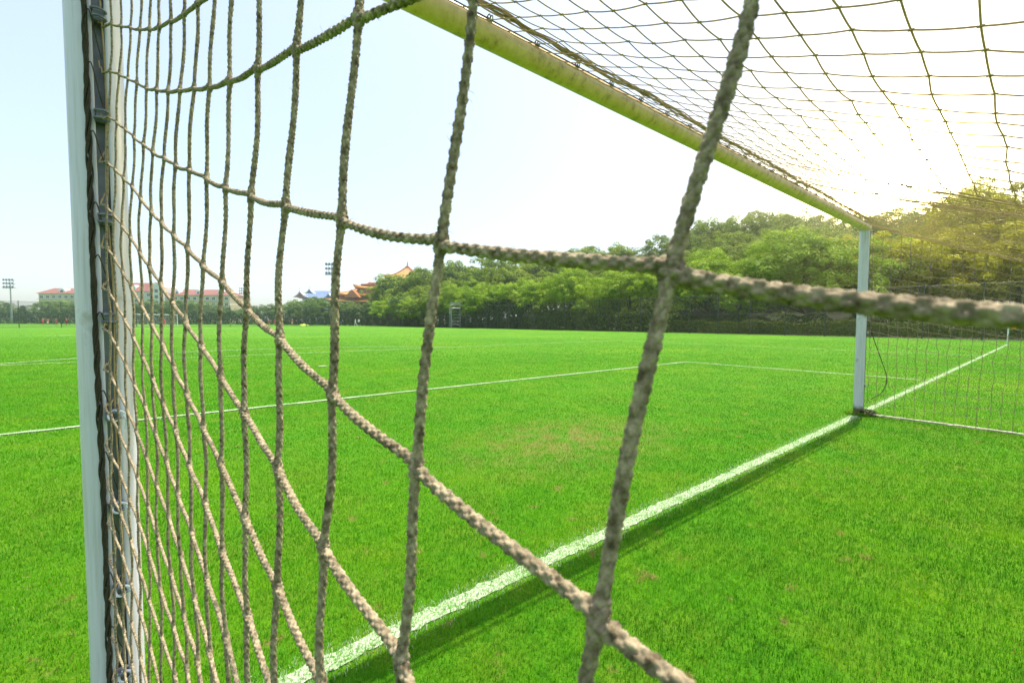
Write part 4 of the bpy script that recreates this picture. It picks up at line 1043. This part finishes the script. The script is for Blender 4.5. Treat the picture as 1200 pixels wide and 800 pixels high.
# ------------------------------------------------------------------ people
def person(px, Z, shirt, shorts, label, group=None, face=0.0, stride=0.25, arm=0.3, h=1.75, sit=False):
    x, y = at(px, Z); t = tag(empty('person', (x, y, 0), face), label, 'person', group)
    k = h/1.75; me = bpy.data.meshes.new('body'); s = stride
    J = [(0, 0, .98, .125), (0, 0, 1.18, .135), (0, .0, 1.40, .15), (0, 0, 1.50, .06), (0, .01, 1.58, .085), (0, .015, 1.68, .095), (0, .01, 1.74, .06),
         (.10, 0, .92, .095), (.11, s*.5, .50, .065), (.11, s*.55-.10, .10, .042), (.11, s*.55+.06, .035, .035),
         (-.10, 0, .92, .095), (-.11, -s*.5, .50, .065), (-.11, -s*.9-.06, .12, .042), (-.11, -s*.9+.10, .05, .035),
         (.20, 0, 1.42, .06), (.25, -arm*.4, 1.16, .045), (.24, arm*.2, .94, .036), (.24, arm*.35, .86, .040),
         (-.20, 0, 1.42, .06), (-.25, arm*.4, 1.16, .045), (-.24, arm*.7, .96, .036), (-.24, arm*.9, .90, .040)]
    E = [(0, 1), (1, 2), (2, 3), (3, 4), (4, 5), (5, 6), (0, 7), (7, 8), (8, 9), (9, 10), (0, 11), (11, 12), (12, 13), (13, 14), (2, 15), (15, 16), (16, 17), (17, 18), (2, 19), (19, 20), (20, 21), (21, 22)]
    me.from_pydata([(a*k, b*k, c*k) for a, b, c, _ in J], E, [])
    o = link('body', me, t); sk = o.modifiers.new('skin', 'SKIN'); sv = me.skin_vertices[0].data
    for i, j in enumerate(J): sv[i].radius = (j[3]*k, j[3]*k)
    sv[0].use_root = True
    o.modifiers.new('sub', 'SUBSURF').levels = 1
    dg_ = bpy.context.evaluated_depsgraph_get(); ev = o.evaluated_get(dg_); m2 = bpy.data.meshes.new_from_object(ev)
    o.modifiers.clear(); o.data = m2; m2.materials.clear()
    for m_ in (MT['skin'], MT[shirt], MT[shorts], MT['hair']): m2.materials.append(m_)
    for p in m2.polygons:
        c = p.center/k; i = 0
        if c.z > 1.47: i = 3 if (c.z > 1.70 or (c.y < -0.03 and c.z > 1.58)) else 0
        elif c.z > 0.98 and (abs(c.x) < 0.235 or c.z > 1.2): i = 1
        elif 0.5 < c.z <= 0.98 and abs(c.x) < 0.2: i = 2
        elif c.z < 0.4 and c.z > 0.08: i = 1
        elif c.z <= 0.08: i = 3
        p.material_index = i; p.use_smooth = True
    return t
person(50.5, 112, 'red_cloth', 'red_cloth', 'player in red kit left of the near goalpost, leftmost of the red group', None, 1.0)
person(56.5, 110, 'red_cloth', 'white_cloth', 'player in red shirt and pale shorts, second from left of the red group', None, 0.3)
person(66, 112, 'red_cloth', 'red_cloth', 'player in red standing alone between the red group and the figure in black', None, 2.0)
person(78.5, 104, 'red_cloth', 'black_cloth', 'player in red half hidden beside the figure in black', None, 0.6)
person(80.5, 100, 'black_cloth', 'black_cloth', 'figure dressed in black beside the near goalpost', None, -0.8, 0.45)
person(193, 100, 'red_cloth', 'red_cloth', 'player in red standing inside the distant white goal', None, 0.5)
person(287, 104, 'red_cloth', 'black_cloth', 'player in dark red below the distant floodlight mast', None, 0.5)
person(306.5, 118, 'blue_cloth', 'white_cloth', 'figure in blue shirt left of the red players by the far fence', None, 0.5)
person(315.5, 110, 'red_cloth', 'red_cloth', 'player in red kit, left of the central pair by the far fence', None, 1.5)
person(322.5, 112, 'red_cloth', 'red_cloth', 'player in red kit, left one of the close pair by the far fence', None, 0.2, .4)
person(325.5, 110, 'red_cloth', 'red_cloth', 'player in red kit, right one of the close pair by the far fence', None, 2.4, .4)
person(342.5, 110, 'red_cloth', 'white_cloth', 'player in red shirt and white shorts near the lime bibs', None, 2.9)
person(353, 110, 'black_cloth', 'black_cloth', 'dark clothed figure standing behind the lime bibs', None, 0.4)
person(416.5, 100, 'white_cloth', 'white_cloth', 'figure in white at the far end of the conifer hedge', None, 1.2, .4)
person(420.5, 99, 'white_cloth', 'black_cloth', 'figure in white shirt and dark shorts bending forward by the hedge', None, 2.2, .5)
# heap of lime bibs
x, y = at(356, 108); mb = MB(); rg = np.random.default_rng(5); v = []; f = []
for j in range(7):
    for i in range(18):
        a = i/18*6.283; t = j/6; rr_ = math.cos(t*1.5)*(1+0.2*math.sin(a*3+j)+0.1*rg.normal())
        v.append((1.3*rr_*math.cos(a), 0.5*rr_*math.sin(a), 0.42*t*(1+0.3*math.sin(a*2))))
for j in range(6): f += [(j*18+i, j*18+(i+1) % 18, (j+1)*18+(i+1) % 18, (j+1)*18+i) for i in range(18)]
f.append(tuple(range(6*18, 7*18))); mb.add(v, f); hb = mb.build('bib_heap', MT['lime'], None, True); hb.location = (x, y, 0.0); hb.rotation_euler = (0, 0, -YAW)
tag(hb, 'heap of lime yellow training bibs lying on the grass', 'bibs')

# ------------------------------------------------------------------ haze
HZ = 0.0007
def haze(density):
    m = bpy.data.materials.new('haze_air'); m.use_nodes = True; t = m.node_tree; t.nodes.clear()
    o = t.nodes.new('ShaderNodeOutputMaterial'); p = t.nodes.new('ShaderNodeVolumePrincipled')
    p.inputs['Color'].default_value = (0.93, 0.96, 1.0, 1); p.inputs['Density'].default_value = density; p.inputs['Anisotropy'].default_value = 0.86
    t.links.new(p.outputs[0], o.inputs['Volume'])
    mb = MB(); mb.box((30, 110, 22), (520, 420, 46)); h = mb.build('haze', m); tag(h, kind='stuff'); h['label'] = 'thin sunlit summer haze'; h['category'] = 'haze'
if HZ > 0: haze(HZ)
